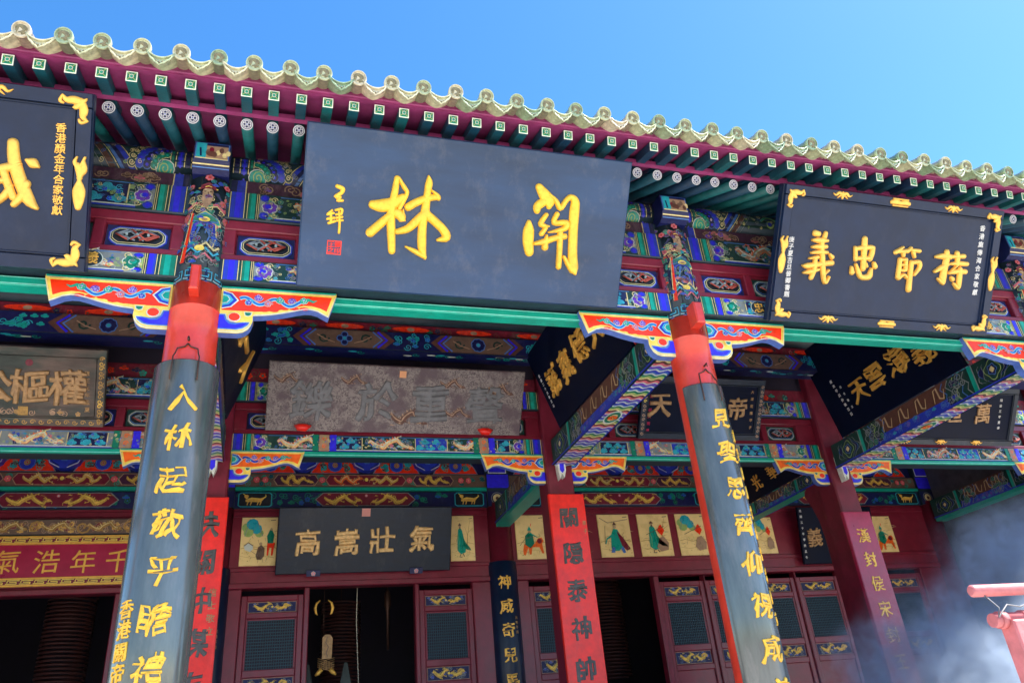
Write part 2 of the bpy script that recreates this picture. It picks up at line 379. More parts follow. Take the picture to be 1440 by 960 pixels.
def column_text(fn, s, u0, v0, u1, v1, sz, m, parent, name='small_character', **kw):
    n = len(s); text(fn, [(c, u0 + (u1 - u0) * i / max(1, n - 1), v0 + (v1 - v0) * i / max(1, n - 1), sz) for i, c in enumerate(s)], m, parent, name, **kw)
def brush(strokes, fn, m, parent, hgt=.028, name='character', du=0, dv=0, sc=1., fat=1.24):
    # hand written character: every stroke a domed ridge of changing width, joined into one part
    mb = MB()
    for si, s in enumerate(strokes):
        P = [(s[i] * sc + du, s[i + 1] * sc + dv, s[i + 2] * sc * .5 * fat) for i in range(0, len(s), 3)]
        Q = []   # catmull-rom refinement
        for i in range(len(P) - 1):
            a, b, c, d = P[max(i - 1, 0)], P[i], P[i + 1], P[min(i + 2, len(P) - 1)]
            for k in range(4):
                t = k / 4; Q.append(tuple(.5 * (2 * b[j] + (c[j] - a[j]) * t + (2 * a[j] - 5 * b[j] + 4 * c[j] - d[j]) * t * t + (3 * b[j] - a[j] - 3 * c[j] + d[j]) * t ** 3) for j in range(3)))
        Q.append(P[-1]); rings = []
        def add(q, wd, tx, ty, hh):
            nx, ny = -ty, tx; rings.append([fn(q[0] + nx * wd * e, q[1] + ny * wd * e, g) for e, g in ((-1, -.002), (-.9, hh * .6), (-.45, hh), (0, hh * 1.08), (.45, hh), (.9, hh * .6), (1, -.002))])
        hb = hgt * (1 + .012 * si)
        for i, q in enumerate(Q):
            p, r = Q[max(i - 1, 0)], Q[min(i + 1, len(Q) - 1)]; l = hypot(r[0] - p[0], r[1] - p[1]) or 1; tx, ty = (r[0] - p[0]) / l, (r[1] - p[1]) / l; wd = max(.002, q[2])
            if i == 0:
                add((q[0] - tx * wd * .8, q[1] - ty * wd * .8), wd * .35, tx, ty, hb * .3); add((q[0] - tx * wd * .5, q[1] - ty * wd * .5), wd * .8, tx, ty, hb * .8)
            add(q, wd, tx, ty, hb)
            if i == len(Q) - 1:
                add((q[0] + tx * wd * .5, q[1] + ty * wd * .5), wd * .8, tx, ty, hb * .8); add((q[0] + tx * wd * .8, q[1] + ty * wd * .8), wd * .35, tx, ty, hb * .3)
        k = len(mb.v); mb.v += [tuple(p) for r in rings for p in r]; m7 = 7
        for i in range(len(rings) - 1):
            for j in range(6): mb.f.append((k + i * m7 + j, k + (i + 1) * m7 + j, k + (i + 1) * m7 + j + 1, k + i * m7 + j + 1)); mb.c.append(None); mb.sm.append(True)
        for e in (0, len(rings) - 1): mb.f.append(tuple(k + e * m7 + j for j in range(7))); mb.c.append(None); mb.sm.append(False)
    return mb.build(name, m, parent)
LIN=[[0.758,0.962,0.039,0.747,0.833,0.049,0.731,0.664,0.059,0.743,0.526,0.059,0.763,0.349,0.05],[0.771,0.964,0.02,0.822,0.89,0.032,0.85,0.849,0.03,0.826,0.782,0.035,0.797,0.71,0.03],[0.57,0.721,0.059,0.648,0.719,0.088,0.744,0.749,0.084,0.819,0.811,0.045],[0.732,0.654,0.049,0.659,0.578,0.059,0.569,0.485,0.064],[0.76,0.676,0.059,0.812,0.652,0.069,0.835,0.614,0.04,0.829,0.708,0.008],[1.018,1.006,0.012,1.028,0.952,0.05,1.021,0.852,0.05,1.016,0.732,0.06,1.003,0.59,0.06,1.013,0.41,0.061,1.047,0.312,0.022],[1.046,0.322,0.03,0.956,0.365,0.035,0.873,0.398,0.014],[0.866,0.726,0.055,0.941,0.779,0.055,1.039,0.824,0.05,1.119,0.837,0.038],[1.053,0.89,0.012,1.108,0.851,0.03,1.12,0.822,0.03],[1.028,0.713,0.05,0.954,0.626,0.06,0.88,0.549,0.055,0.793,0.516,0.04],[1.02,0.692,0.06,1.095,0.639,0.061,1.184,0.567,0.061,1.215,0.504,0.061,1.14,0.477,0.022]]
GUAN=[[1.995,1.022,0.053,2.051,0.96,0.085,2.101,0.903,0.096,2.106,0.856,0.043],[2.057,0.898,0.064,2.002,0.851,0.064,2.0,0.809,0.048],[2.095,0.965,0.023,2.166,0.915,0.034,2.212,0.851,0.038,2.255,0.919,0.038,2.296,0.96,0.043,2.344,0.928,0.065,2.348,0.834,0.076,2.354,0.676,0.071,2.37,0.465,0.071,2.39,0.339,0.077,2.412,0.285,0.022],[2.386,0.317,0.055,2.336,0.366,0.038,2.289,0.432,0.024],[1.934,0.709,0.032,1.941,0.637,0.08,1.946,0.533,0.08,1.966,0.441,0.066],[2.091,0.787,0.032,2.044,0.704,0.041,2.079,0.687,0.032,2.123,0.686,0.013],[2.097,0.673,0.03,2.059,0.612,0.038],[2.189,0.802,0.038,2.164,0.721,0.038,2.28,0.732,0.046,2.269,0.678,0.043,2.123,0.633,0.013],[2.007,0.523,0.027,2.093,0.547,0.048,2.189,0.587,0.043,2.282,0.611,0.046],[2.109,0.606,0.019,2.104,0.495,0.052],[2.233,0.643,0.043,2.242,0.507,0.043,2.249,0.333,0.041]]
WANG=[[0.275,0.841,0.027,0.323,0.823,0.031,0.314,0.79,0.027,0.27,0.754,0.027,0.309,0.754,0.022,0.288,0.725,0.022,0.33,0.729,0.019],[0.252,0.642,0.016,0.219,0.608,0.019],[0.216,0.603,0.017,0.265,0.62,0.017],[0.218,0.568,0.019,0.272,0.581,0.019],[0.229,0.534,0.019,0.281,0.555,0.019],[0.243,0.618,0.017,0.249,0.54,0.019],[0.278,0.645,0.017,0.328,0.658,0.02,0.327,0.618,0.017],[0.285,0.61,0.017,0.327,0.618,0.017],[0.287,0.583,0.017,0.336,0.595,0.017],[0.293,0.56,0.016,0.342,0.568,0.017],[0.306,0.64,0.012,0.318,0.546,0.017,0.319,0.463,0.017]]
WEI=[[2.141,0.917,0.061,2.153,0.789,0.071,2.195,0.647,0.077,2.258,0.507,0.071,2.316,0.45,0.025],[2.235,0.799,0.022,2.277,0.779,0.065,2.316,0.756,0.019],[1.978,0.688,0.038,2.063,0.714,0.052,2.148,0.743,0.052,2.197,0.765,0.022],[2.239,0.628,0.053,2.214,0.535,0.049,2.161,0.461,0.037],[2.089,0.701,0.046,2.125,0.591,0.049,2.159,0.513,0.046],[2.139,0.601,0.034,2.101,0.523,0.046,2.043,0.468,0.043],[1.978,0.688,0.045,1.969,0.542,0.055,1.931,0.408,0.03],[2.023,0.612,0.034,2.094,0.636,0.037]]
YI=[[0.398,0.885,0.052,0.445,0.881,0.048],[0.522,0.9,0.035,0.515,0.856,0.043],[0.38,0.816,0.022,0.459,0.819,0.048,0.551,0.824,0.031],[0.385,0.748,0.022,0.468,0.758,0.043,0.548,0.765,0.037],[0.384,0.692,0.022,0.476,0.706,0.04,0.565,0.71,0.031],[0.487,0.833,0.039,0.511,0.675,0.039],[0.369,0.635,0.019,0.465,0.655,0.035],[0.301,0.561,0.015,0.357,0.56,0.048,0.494,0.587,0.044,0.637,0.613,0.048],[0.438,0.645,0.035,0.441,0.533,0.043,0.416,0.446,0.04],[0.321,0.491,0.019,0.393,0.506,0.042,0.492,0.537,0.024],[0.515,0.679,0.044,0.541,0.54,0.048,0.582,0.41,0.033,0.62,0.474,0.021],[0.606,0.538,0.023,0.544,0.476,0.019],[0.591,0.698,0.019,0.629,0.667,0.044]]
ZHONG=[[0.985,0.886,0.049,0.994,0.781,0.054,1.009,0.582,0.047],[0.884,0.788,0.032,0.908,0.668,0.04],[0.895,0.776,0.035,0.99,0.793,0.043,1.081,0.805,0.04],[1.096,0.806,0.036,1.09,0.748,0.049,1.076,0.681,0.04],[0.906,0.68,0.037,1.075,0.694,0.038],[0.868,0.591,0.025,0.885,0.535,0.049],[0.913,0.623,0.023,0.962,0.541,0.046,1.002,0.499,0.043,1.089,0.512,0.056,1.102,0.569,0.038,1.102,0.593,0.022],[1.028,0.645,0.018,1.044,0.609,0.03],[1.128,0.653,0.032,1.148,0.613,0.05]]
JIE=[[1.456,0.841,0.019,1.372,0.778,0.041],[1.4,0.788,0.03,1.522,0.805,0.041],[1.469,0.798,0.041,1.472,0.75,0.032],[1.554,0.843,0.024,1.527,0.811,0.03],[1.558,0.818,0.03,1.665,0.817,0.037],[1.589,0.799,0.037,1.609,0.751,0.028],[1.438,0.717,0.039,1.44,0.619,0.043,1.439,0.53,0.043],[1.51,0.723,0.033,1.52,0.616,0.041],[1.433,0.709,0.03,1.516,0.716,0.03],[1.441,0.659,0.024,1.51,0.664,0.024],[1.448,0.605,0.026,1.519,0.608,0.03],[1.444,0.521,0.039,1.503,0.563,0.03,1.543,0.538,0.033],[1.582,0.7,0.041,1.585,0.571,0.048,1.593,0.415,0.053],[1.578,0.687,0.031,1.674,0.705,0.042,1.687,0.649,0.037,1.633,0.573,0.031]]
CHI=[[2.009,0.843,0.047,2.017,0.765,0.062,2.007,0.644,0.065,2.005,0.569,0.069,2.012,0.509,0.031,1.942,0.554,0.027],[1.873,0.776,0.024,1.963,0.789,0.053,2.062,0.791,0.051],[1.887,0.625,0.029,1.982,0.68,0.047,2.062,0.719,0.018],[2.14,0.839,0.047,2.158,0.777,0.047,2.153,0.711,0.04],[2.088,0.796,0.036,2.236,0.812,0.043],[2.077,0.72,0.025,2.185,0.731,0.043,2.287,0.735,0.041],[2.069,0.624,0.029,2.174,0.647,0.047,2.28,0.653,0.048],[2.206,0.68,0.043,2.215,0.56,0.054,2.211,0.478,0.041,2.149,0.519,0.027],[2.105,0.581,0.029,2.127,0.561,0.047],[2.154,0.706,0.02,2.078,0.64,0.013]]

# ------------------------------------------------------------ the ground
def struct(o): o['kind'] = 'structure'; return o
struct(MB().box(-60, 70, -60, 60, -1.0, -.45).build('courtyard_ground', 'earth'))
_m = MB()
pv = MB()
for i in range(-9, 17):
    for j in range(12):
        pv.box(i * .9 + .01, i * .9 + .89, -1.7 - j * .6 - .59, -1.7 - j * .6 - .01, -.5, -.425 + .004 * ((i * 7 + j * 3) % 3))
o = pv.build('courtyard_paving', 'stone'); o['kind'] = 'stuff'
struct(MB().box(-7.5, 14.5, -1.45, 13.5, -.9, 0).build('stone_terrace', 'stone'))
st = thing('stone_steps', 'stone steps leading up to the terrace in front of the hall', 'steps', (2.2, -1.6, -.45))
for k in range(3): MB().bbox(.5, 3.9, -2.35 + .3 * k, -2.02 + .3 * k + (.26 if k == 2 else 0), -.44, -.29 + .14 * k - .02, .015).build('step', 'stone', st)

# ------------------------------------------------------------ the temple hall
XA, XB, XC, XD, XE = 0., 4.4, 8.85, -4.45, 13.3
BAYS = [(XD, XA), (XA, XB), (XB, XC), (XC, XE)]
Y2, Y3 = 3.84, 6.85
T = thing('temple_hall', 'painted timber temple hall with glazed eaves, red columns and patterned beams', 'temple', (2.2, 3.4, 0))


def tasteful(P, u0, u1, v0, v1, alt=0, rg=None):
    """one painted beam between u0 and u1: coloured hoops at the ends, cartouches, a field of dragons and clouds"""
    rg = rg or rnd; h = v1 - v0; L = u1 - u0; vm = (v0 + v1) / 2
    P.rect(u0, v0, u1, v1, 'dkgreen', 0)
    def hoops(s, x):
        f = lambda t: x + s * t
        def R(a, b, c, lv=1): P.rect(min(f(a), f(b)), v0, max(f(a), f(b)), v1, c, lv)
        pal = [('blue', 'cobalt'), ('green', 'teal')] if not alt else [('green', 'teal'), ('blue', 'cobalt')]
        R(.004, .010, 'cream'); R(.014, .05, pal[0][0]); R(.05, .095, pal[0][1]); R(.095, .12, pal[0][0]); R(.124, .130, 'cream')
        R(.15, .155, 'cream'); R(.16, .178, pal[1][0]); R(.178, .215, pal[1][1]); R(.225, .23, 'cream'); R(.24, .245, 'cream', 2)
    hoops(1, u0); hoops(-1, u1)
    a, b = u0 + .25, u1 - .25
    P.rect(a, v0, b, v1, 'grey' if alt else 'dkgreen', 1)
    # scalloped end cartouches
    for s, x in ((1, a), (-1, b)):
        P.filler(min(x, x + s * .22), v0, max(x, x + s * .22), v1, ['green', 'turq', 'lime'], 'grey', h * .14, 18, 2, rg); P.poly([(x, v0 + h * .08), (x + s * .07, v0 + h * .12), (x + s * .15, vm - h * .12), (x + s * .17, vm), (x + s * .15, vm + h * .12), (x + s * .07, v1 - h * .12), (x, v1 - h * .08)], 'lime' if alt else 'grey', 2)
        P.flower(x + s * .085, vm, .072, 7, 'violet' if not alt else 'green', 'white', 'cobalt' if not alt else 'lime', 3); P.ell(x + s * .07, vm, .028, .024, 'cobalt' if not alt else 'teal', 9, 8)
        for q in (-1, 1):
            P.ell(x + s * .04, vm + q * h * .34, .04, h * .14, 'blue', 3, 8); P.ell(x + s * .04, vm + q * h * .34, .022, h * .08, 'cobalt', 4, 7)
            P.spiral(x + s * .12, vm + q * h * .3, .03, .008, 'cream', 4, 1.3, q)
    # borders
    P.line([(a + .13, v0 + h * .1), (b - .13, v0 + h * .1)], h * .05, 'white', 3); P.line([(a + .13, v0 + h * .04), (b - .13, v0 + h * .04)], h * .06, 'blue', 3)
    P.line([(a + .17, v1 - h * .07), (b - .17, v1 - h * .07)], h * .035, 'sky', 3)
    # middle fields
    x = a + .24; i = alt
    while x < b - .3:
        wd = min(.62 if i % 2 == 0 else .42, b - .2 - x)
        if i % 2 == 0:
            P.filler(x, v0 + h * .12, x + wd, v1 - h * .1, ['turq', 'blue', 'pink', 'green', 'navy'], 'grey', h * .19, int(wd * 30), 3, rg); P.filler(x, v0 + h * .12, x + wd, v1 - h * .1, ['turq', 'blue', 'tan', 'green'], 'sky', h * .11, int(wd * 40), 4, rg)
            P.dragon(x + .03, x + wd - .06, vm, h * .85, 'cream' if rg.random() < .6 else 'tan', 'white', 6, 1.6, 'orange')
            for k in range(2): P.cloud(x + wd * (.2 + .5 * k), vm + h * rg.uniform(-.3, .3), h * .1, 'turq', 'white', 9)
        else:
            P.rect(x, v0 + h * .14, x + wd, v1 - h * .12, 'navy' if i % 4 == 1 else 'blue', 3); P.line([(x, v0 + h * .14), (x, v1 - h * .12)], .01, 'cream', 5); P.line([(x + wd, v0 + h * .14), (x + wd, v1 - h * .12)], .01, 'cream', 5)
            for k in range(int(wd / (h * .36))):
                P.cloud(x + h * .22 + k * h * .36, vm + h * .19 * (1 if k % 2 else -1), h * .22, 'turq', 'cyan', 4, 1 if k % 2 else -1)
            P.filler(x + .02, v0 + h * .16, x + wd - .02, v1 - h * .14, ['turq', 'cobalt', 'green'], 'cyan', h * .12, int(wd * 40), 7, rg)
        x += wd + .03; i += 1
    for k in range(int(L * 34)):
        u = rg.uniform(a, b); v = rg.uniform(v0 + h * .1, v1 - h * .1); P.spiral(u, v, h * rg.uniform(.045, .085), .0045, rg.choice(('cream', 'grey', 'sky', 'lime')), 13, 1.4, rg.choice((-1, 1)), rg.uniform(0, 6))
    return P

def logpaint(P, u0, u1, v0, v1, rg=None, blue=1):
    """the big round purlin: fans of clouds spreading from the hoops, diagonal bands, scroll field"""
    rg = rg or rnd; h = v1 - v0; P.vcurv = 4; P.curv = True
    P.rect(u0, v0, u1, v1, 'dkgreen', 0); P.vcurv = 0; P.curv = False
    for s, x in ((1, u0), (-1, u1)):
        f = lambda t: x + s * t
        for a, b, c in ((.0, .006, 'cream'), (.012, .05, 'navy'), (.055, .062, 'cream'), (.07, .115, 'blue'), (.085, .10, 'cobalt'), (.125, .132, 'cream'), (.145, .165, 'green'), (.17, .176, 'cream')):
            for j in range(4): P.rect(min(f(a), f(b)), v0 + h * j / 4, max(f(a), f(b)), v0 + h * (j + 1) / 4, c, 1 if c != 'cobalt' else 2)
        cx = f(.18); cy = v0 + h * .12
        P.ell(cx + s * .03, cy, .07, .06, 'teal', 3, 10); P.spiral(cx + s * .035, cy, .055, .009, 'lime', 4, 1.7, s); P.ring(cx + s * .03, cy, .075, .065, .008, 'white', 4, 12)
        for r, n, c, e, q in ((.12, 5, 'green', 'cream', .032), (.175, 6, 'navy', 'sky', .037), (.235, 7, 'blue', 'sky', .036), (.295, 8, 'dkgreen', 'cream', .038)):
            for i in range(n):
                a = pi / 2 * (i + .4) / n; px, py = cx + s * r * cos(a), cy + r * sin(a) * .95
                if py > v1 - .02: continue
                P.ell(px, py, q * 1.05, q, e, 3, 9); P.ell(px, py, q * .9, q * .84, c, 4, 10)
                if r > .27: P.spiral(px, py, q * .6, .007, 'cream', 5, 1.5, s)
                else: P.ell(px, py - q * .1, q * .35, q * .3, 'cobalt' if r > .15 else 'teal', 5, 7)
        d0 = .42
        for a, b, c in ((0, .008, 'cream'), (.014, .06, 'blue'), (.06, .10, 'navy'), (.10, .13, 'sky'), (.14, .147, 'cream'), (.165, .21, 'brown'), (.215, .222, 'tan'), (.27, .275, 'grey')):
            for j in range(4):
                va, vb = v0 + h * j / 4, v0 + h * (j + 1) / 4; sh = lambda v: (v1 - v) * .55
                sh2 = lambda v: -(v - v0) * .0 + (v - v0) * .75
                P.poly([(f(d0 + a + sh2(va)), va), (f(d0 + b + sh2(va)), va), (f(d0 + b + sh2(vb)), vb), (f(d0 + a + sh2(vb)), vb)], c, 3)
    for k in range(int((u1 - u0) * 30)):
        u = rg.uniform(u0 + .2, u1 - .2); v = rg.uniform(v0 + .03, v1 - .03); P.spiral(u, v, rg.uniform(.014, .026), .0045, rg.choice(('cream', 'grey', 'sky', 'lime')), 7, 1.4, rg.choice((-1, 1)), rg.uniform(0, 6))
    a, b = u0 + .95, u1 - .95
    if b > a:
        P.vine(a, b, (v0 + v1) / 2, h * .24, .42, .014, 'teal', ['blue', 'green', 'pink'], 'lime', 3)

def strip(P, u0, u1, v0, v1, rg=None):
    rg = rg or rnd; P.rect(u0, v0, u1, v1, 'plum', 0)
    P.filler(u0 + .2, v0, u1 - .2, v1, ['pink', 'maroon', 'violet', 'brown'], 'tan', (v1 - v0) * .4, int((u1 - u0) * 22), 1, rg)
    for s, x in ((1, u0), (-1, u1)):
        for a, b, c in ((0, .05, 'navy'), (.05, .12, 'blue'), (.12, .13, 'cream')): P.rect(min(x + s * a, x + s * b), v0, max(x + s * a, x + s * b), v1, c, 2)

def lattice(parent, x0, x1, yb, z0, z1, edge='blue'):
    """a recessed lozenge opening: painted ground, stepped octagonal mouldings and real crossing bars"""
    w = x1 - x0; h = z1 - z0; cx, cz = (x0 + x1) / 2, (z0 + z1) / 2
    P = Paint(); P.rect(x0, z0, x1, z1, 'dkgreen' if edge == 'green' else 'navy', 0)
    def octo(m, c, lv):
        a, b = w / 2 - m, h / 2 - m * .9; q = min(a, b) * .62
        pts = [(-a, -b + q), (-a + q * .5, -b + q * .45), (-a + q * 1.2, -b), (a - q * 1.2, -b), (a - q * .5, -b + q * .45), (a, -b + q), (a, b - q), (a - q * .5, b - q * .45), (a - q * 1.2, b), (-a + q * 1.2, b), (-a + q * .5, b - q * .45), (-a, b - q)]
        P.poly([(cx + x, cz + z) for x, z in pts], c, lv)
    for i, (m_, c) in enumerate(((.018, 'blue' if edge != 'green' else 'grey'), (.03, 'white'), (.037, 'dkgreen'), (.046, 'cream' if edge != 'green' else 'sky'), (.052, 'black'))): octo(m_, c, 2 + i * 2)
    P.build('lattice_panel', front(yb), parent)
    mb = MB(); a, b = w / 2 - .075, h / 2 - .06; yb2 = yb - .035
    def bar(p, q, k): mb.tube([(cx + p[0], yb2 - .008 * k, cz + p[1]), (cx + q[0], yb2 - .008 * k, cz + q[1])], .0075, 6, (.40, .07, .05) if k else (.20, .24, .28))
    L = [((-a, 0), (-a * .45, b)), ((-a, 0), (-a * .45, -b)), ((a, 0), (a * .45, b)), ((a, 0), (a * .45, -b)), ((-a * .45, b), (a * .3, -b)), ((a * .45, b), (-a * .3, -b)), ((-a * .45, -b), (a * .3, b)), ((a * .45, -b), (-a * .3, b)), ((-a * .95, -b * .1), (-a * .1, b)), ((a * .95, -b * .1), (a * .1, b)), ((-a * .95, b * .1), (-a * .1, -b)), ((a * .95, b * .1), (a * .1, -b))]
    for i, (p, q) in enumerate(L): bar(p, q, i % 2)
    for x in (-a * .5, 0, a * .5): mb.tube([(cx + x, yb2 - .022, cz), (cx + x, yb2 + .01, cz)], .011, 8, (.25, .32, .33))
    o = mb.build('lattice_bars', 'paint', parent); o['kind'] = 'stuff'

def redboard(x0, x1, y, z0, z1, op, dep=.09):
    """red board with a row of openings; op = list of (a, b) in x"""
    zz0, zz1 = z0 + .055, z1 - .095
    mb = MB(); b = .008
    mb.bbox(x0, x1, y, y + dep, z0, zz0, b); mb.bbox(x0, x1, y, y + dep, zz1, z1, b)
    xs = [x0] + [v for p in op for v in p] + [x1]
    for i in range(0, len(xs), 2):
        if xs[i + 1] - xs[i] > .01: mb.bbox(xs[i], xs[i + 1], y + .004, y + dep, zz0 + .0005, zz1 - .0005, b)
    for a, c in op:   # small moulding inside each opening
        mb.box(a, c, y + .03, y + dep, zz1 - .022, zz1 - .001); mb.box(a, c, y + .03, y + dep, zz0 + .001, zz0 + .014)
    r = mb.build('lattice_board', 'frame', T)
    for i, (a, c) in enumerate(op): lattice(r, a + .012, c - .012, y + .055, zz0 + .012, zz1 - .02, 'blue' if (i % 2 == 0) else 'green')

QX = [(1.099, 5.12), (1.098, 5.085), (1.038, 4.886), (1.0, 4.905), (.95, 4.935), (.90, 4.948), (.85, 4.948), (.78, 4.93), (.72, 4.911), (.65, 4.893), (.585, 4.878), (.52, 4.868), (.455, 4.862), (.445, 4.86),
      (.442, 4.807), (.43, 4.765), (.409, 4.731), (.375, 4.705), (.331, 4.694), (.185, 4.694), (.185, 5.12)]
def queti(cx, s, y, zt=5.12, sc=1., full=True, parent=None, old=False):
    """bracket board beside a column: s=+1 to the right, -1 to the left"""
    F = lambda u, v, h=0.: Vector((cx + s * u, y - h, zt + (v - 5.12) * sc))
    mb = MB(); mb.prism([((u - .185) * sc + .185, v) for u, v in QX][::-1], -.085 * sc, 0, F, (.10, .18, .52))
    q = mb.build('bracket_board', 'paint', T, fix=True)
    P = Paint(); X = lambda u: (u - .185) * sc + .185
    low = [(X(u), v) for u, v in QX[2:14]]
    body = [(X(1.099), 5.12), (X(1.098), 5.09)] + low + [(.185, 4.862), (.185, 5.12)]
    P.poly(body, 'yellow', 0)
    # outlines
    P.line([(.185, 5.112), (X(1.095), 5.112)], .016, 'teal', 3); P.line([(.185, 5.098), (X(1.085), 5.098)], .008, 'cream', 3); P.line([(.185, 5.086), (X(1.075), 5.086)], .014, 'yellow', 3)
    red = [(X(1.062), 5.078), (X(1.022), 4.942), (X(.97), 4.968), (X(.90), 4.985), (X(.84), 4.984), (X(.77), 4.965), (X(.70), 4.944), (X(.62), 4.922), (X(.54), 4.908), (X(.45), 4.90), (.20, 4.90), (.20, 5.078)]
    P.poly(red, 'red' if not old else 'orange', 1)
    P.line([(u, v + .004) for u, v in low], .008, 'white', 3)
    P.line([(X(1.09), 5.08), (X(1.032), 4.895)], .010, 'cream', 4)
    if not old:
        for u in (.52, .60, .68, .76, .84): P.ell(X(u), 4.917 + (.02 if u > .6 else 0) + (u - .5) * .05, .04, .016, 'red', 2, 8)
    # scrolls
    n = 26; W_ = [(X(.33 + .5 * i / n), 4.995 + .03 * sin(2 * pi * i / n * 2.1 + .6)) for i in range(n + 1)]
    P.line(W_, .034, 'white', 4); P.line(W_, .026, 'cyan' if not old else 'blue', 5); P.line(W_, .010, 'blue', 6)
    for i, (u, v, c, d) in enumerate(((.40, 4.975, 'cyan', 1), (.47, 5.03, 'violet', -1), (.55, 4.975, 'pink', 1), (.64, 5.02, 'teal', -1), (.735, 5.01, 'violet', 1), (.83, 5.03, 'teal', -1))):
        P.spiral(X(u), v, .036, .015, 'white', 4, 1.2, d); P.spiral(X(u), v, .036, .010, c, 7, 1.2, d); P.flower(X(u) + .002, v, .028, 5, c if c != 'cyan' else 'blue', 'white', 'cobalt', 7)
    P.line([(X(.83), 5.03), (X(.87), 5.04), (X(.91), 5.02), (X(.94), 5.035)], [.03, .024, .018, .006], 'teal', 6)
    for q_, c in ((0, 'white'), (.012, 'blue'), (.035, 'cyan'), (.055, 'white'), (.062, 'teal')):
        P.poly([(.20, 5.075 - q_ * .8), (.27 - q_ * .6, 5.055 - q_ * .6), (.325 - q_ * 1.2, 4.99), (.27 - q_ * .6, 4.925 + q_ * .6), (.20, 4.905 + q_ * .8)], c, 8 + int(q_ * 100))
    # lower volute
    lowv = [(X(.44), 4.86), (X(.442), 4.807), (X(.43), 4.765), (X(.409), 4.731), (X(.375), 4.705), (X(.331), 4.694), (.185, 4.694), (.185, 4.885), (X(.44), 4.885)]
    P.poly(lowv, 'yellow', 1); P.line([(u, v + .012) for u, v in lowv[2:7]], .008, 'white', 2)
    vol = [(X(.425), 4.80), (X(.412), 4.765), (X(.375), 4.735), (X(.33), 4.722), (.185, 4.722), (.185, 4.865), (X(.235), 4.865), (X(.25), 4.82), (X(.28), 4.79), (X(.33), 4.785), (X(.38), 4.80)]
    P.poly(vol, 'white', 3); P.poly([(u + (0 if u < .19 else -.006), v + .004 if v < 4.8 else v - .004) for u, v in vol], 'sky', 4)
    P.poly([(u + (0 if u < .19 else -.016), v + .012 if v < 4.78 else v - .014) for u, v in vol], 'cobalt', 5)
    P.ell(X(.30), 4.835, .05, .042, 'white', 6, 12); P.ell(X(.30), 4.838, .043, .036, 'red', 7, 12)
    P.poly([(X(.36), 4.895), (X(.445), 4.895), (X(.44), 4.85), (X(.41), 4.832), (X(.375), 4.84)], 'yellow', 8); P.poly([(X(.372), 4.886), (X(.435), 4.886), (X(.43), 4.857), (X(.405), 4.845), (X(.38), 4.852)], 'white', 9)
    P.poly([(X(.378), 4.88), (X(.428), 4.88), (X(.423), 4.861), (X(.405), 4.85), (X(.385), 4.857)], 'green', 10)
    if s < 0: P.items = [(p[::-1], c, l) for p, c, l in P.items]
    P.build('bracket_painting', F, q)
    return q

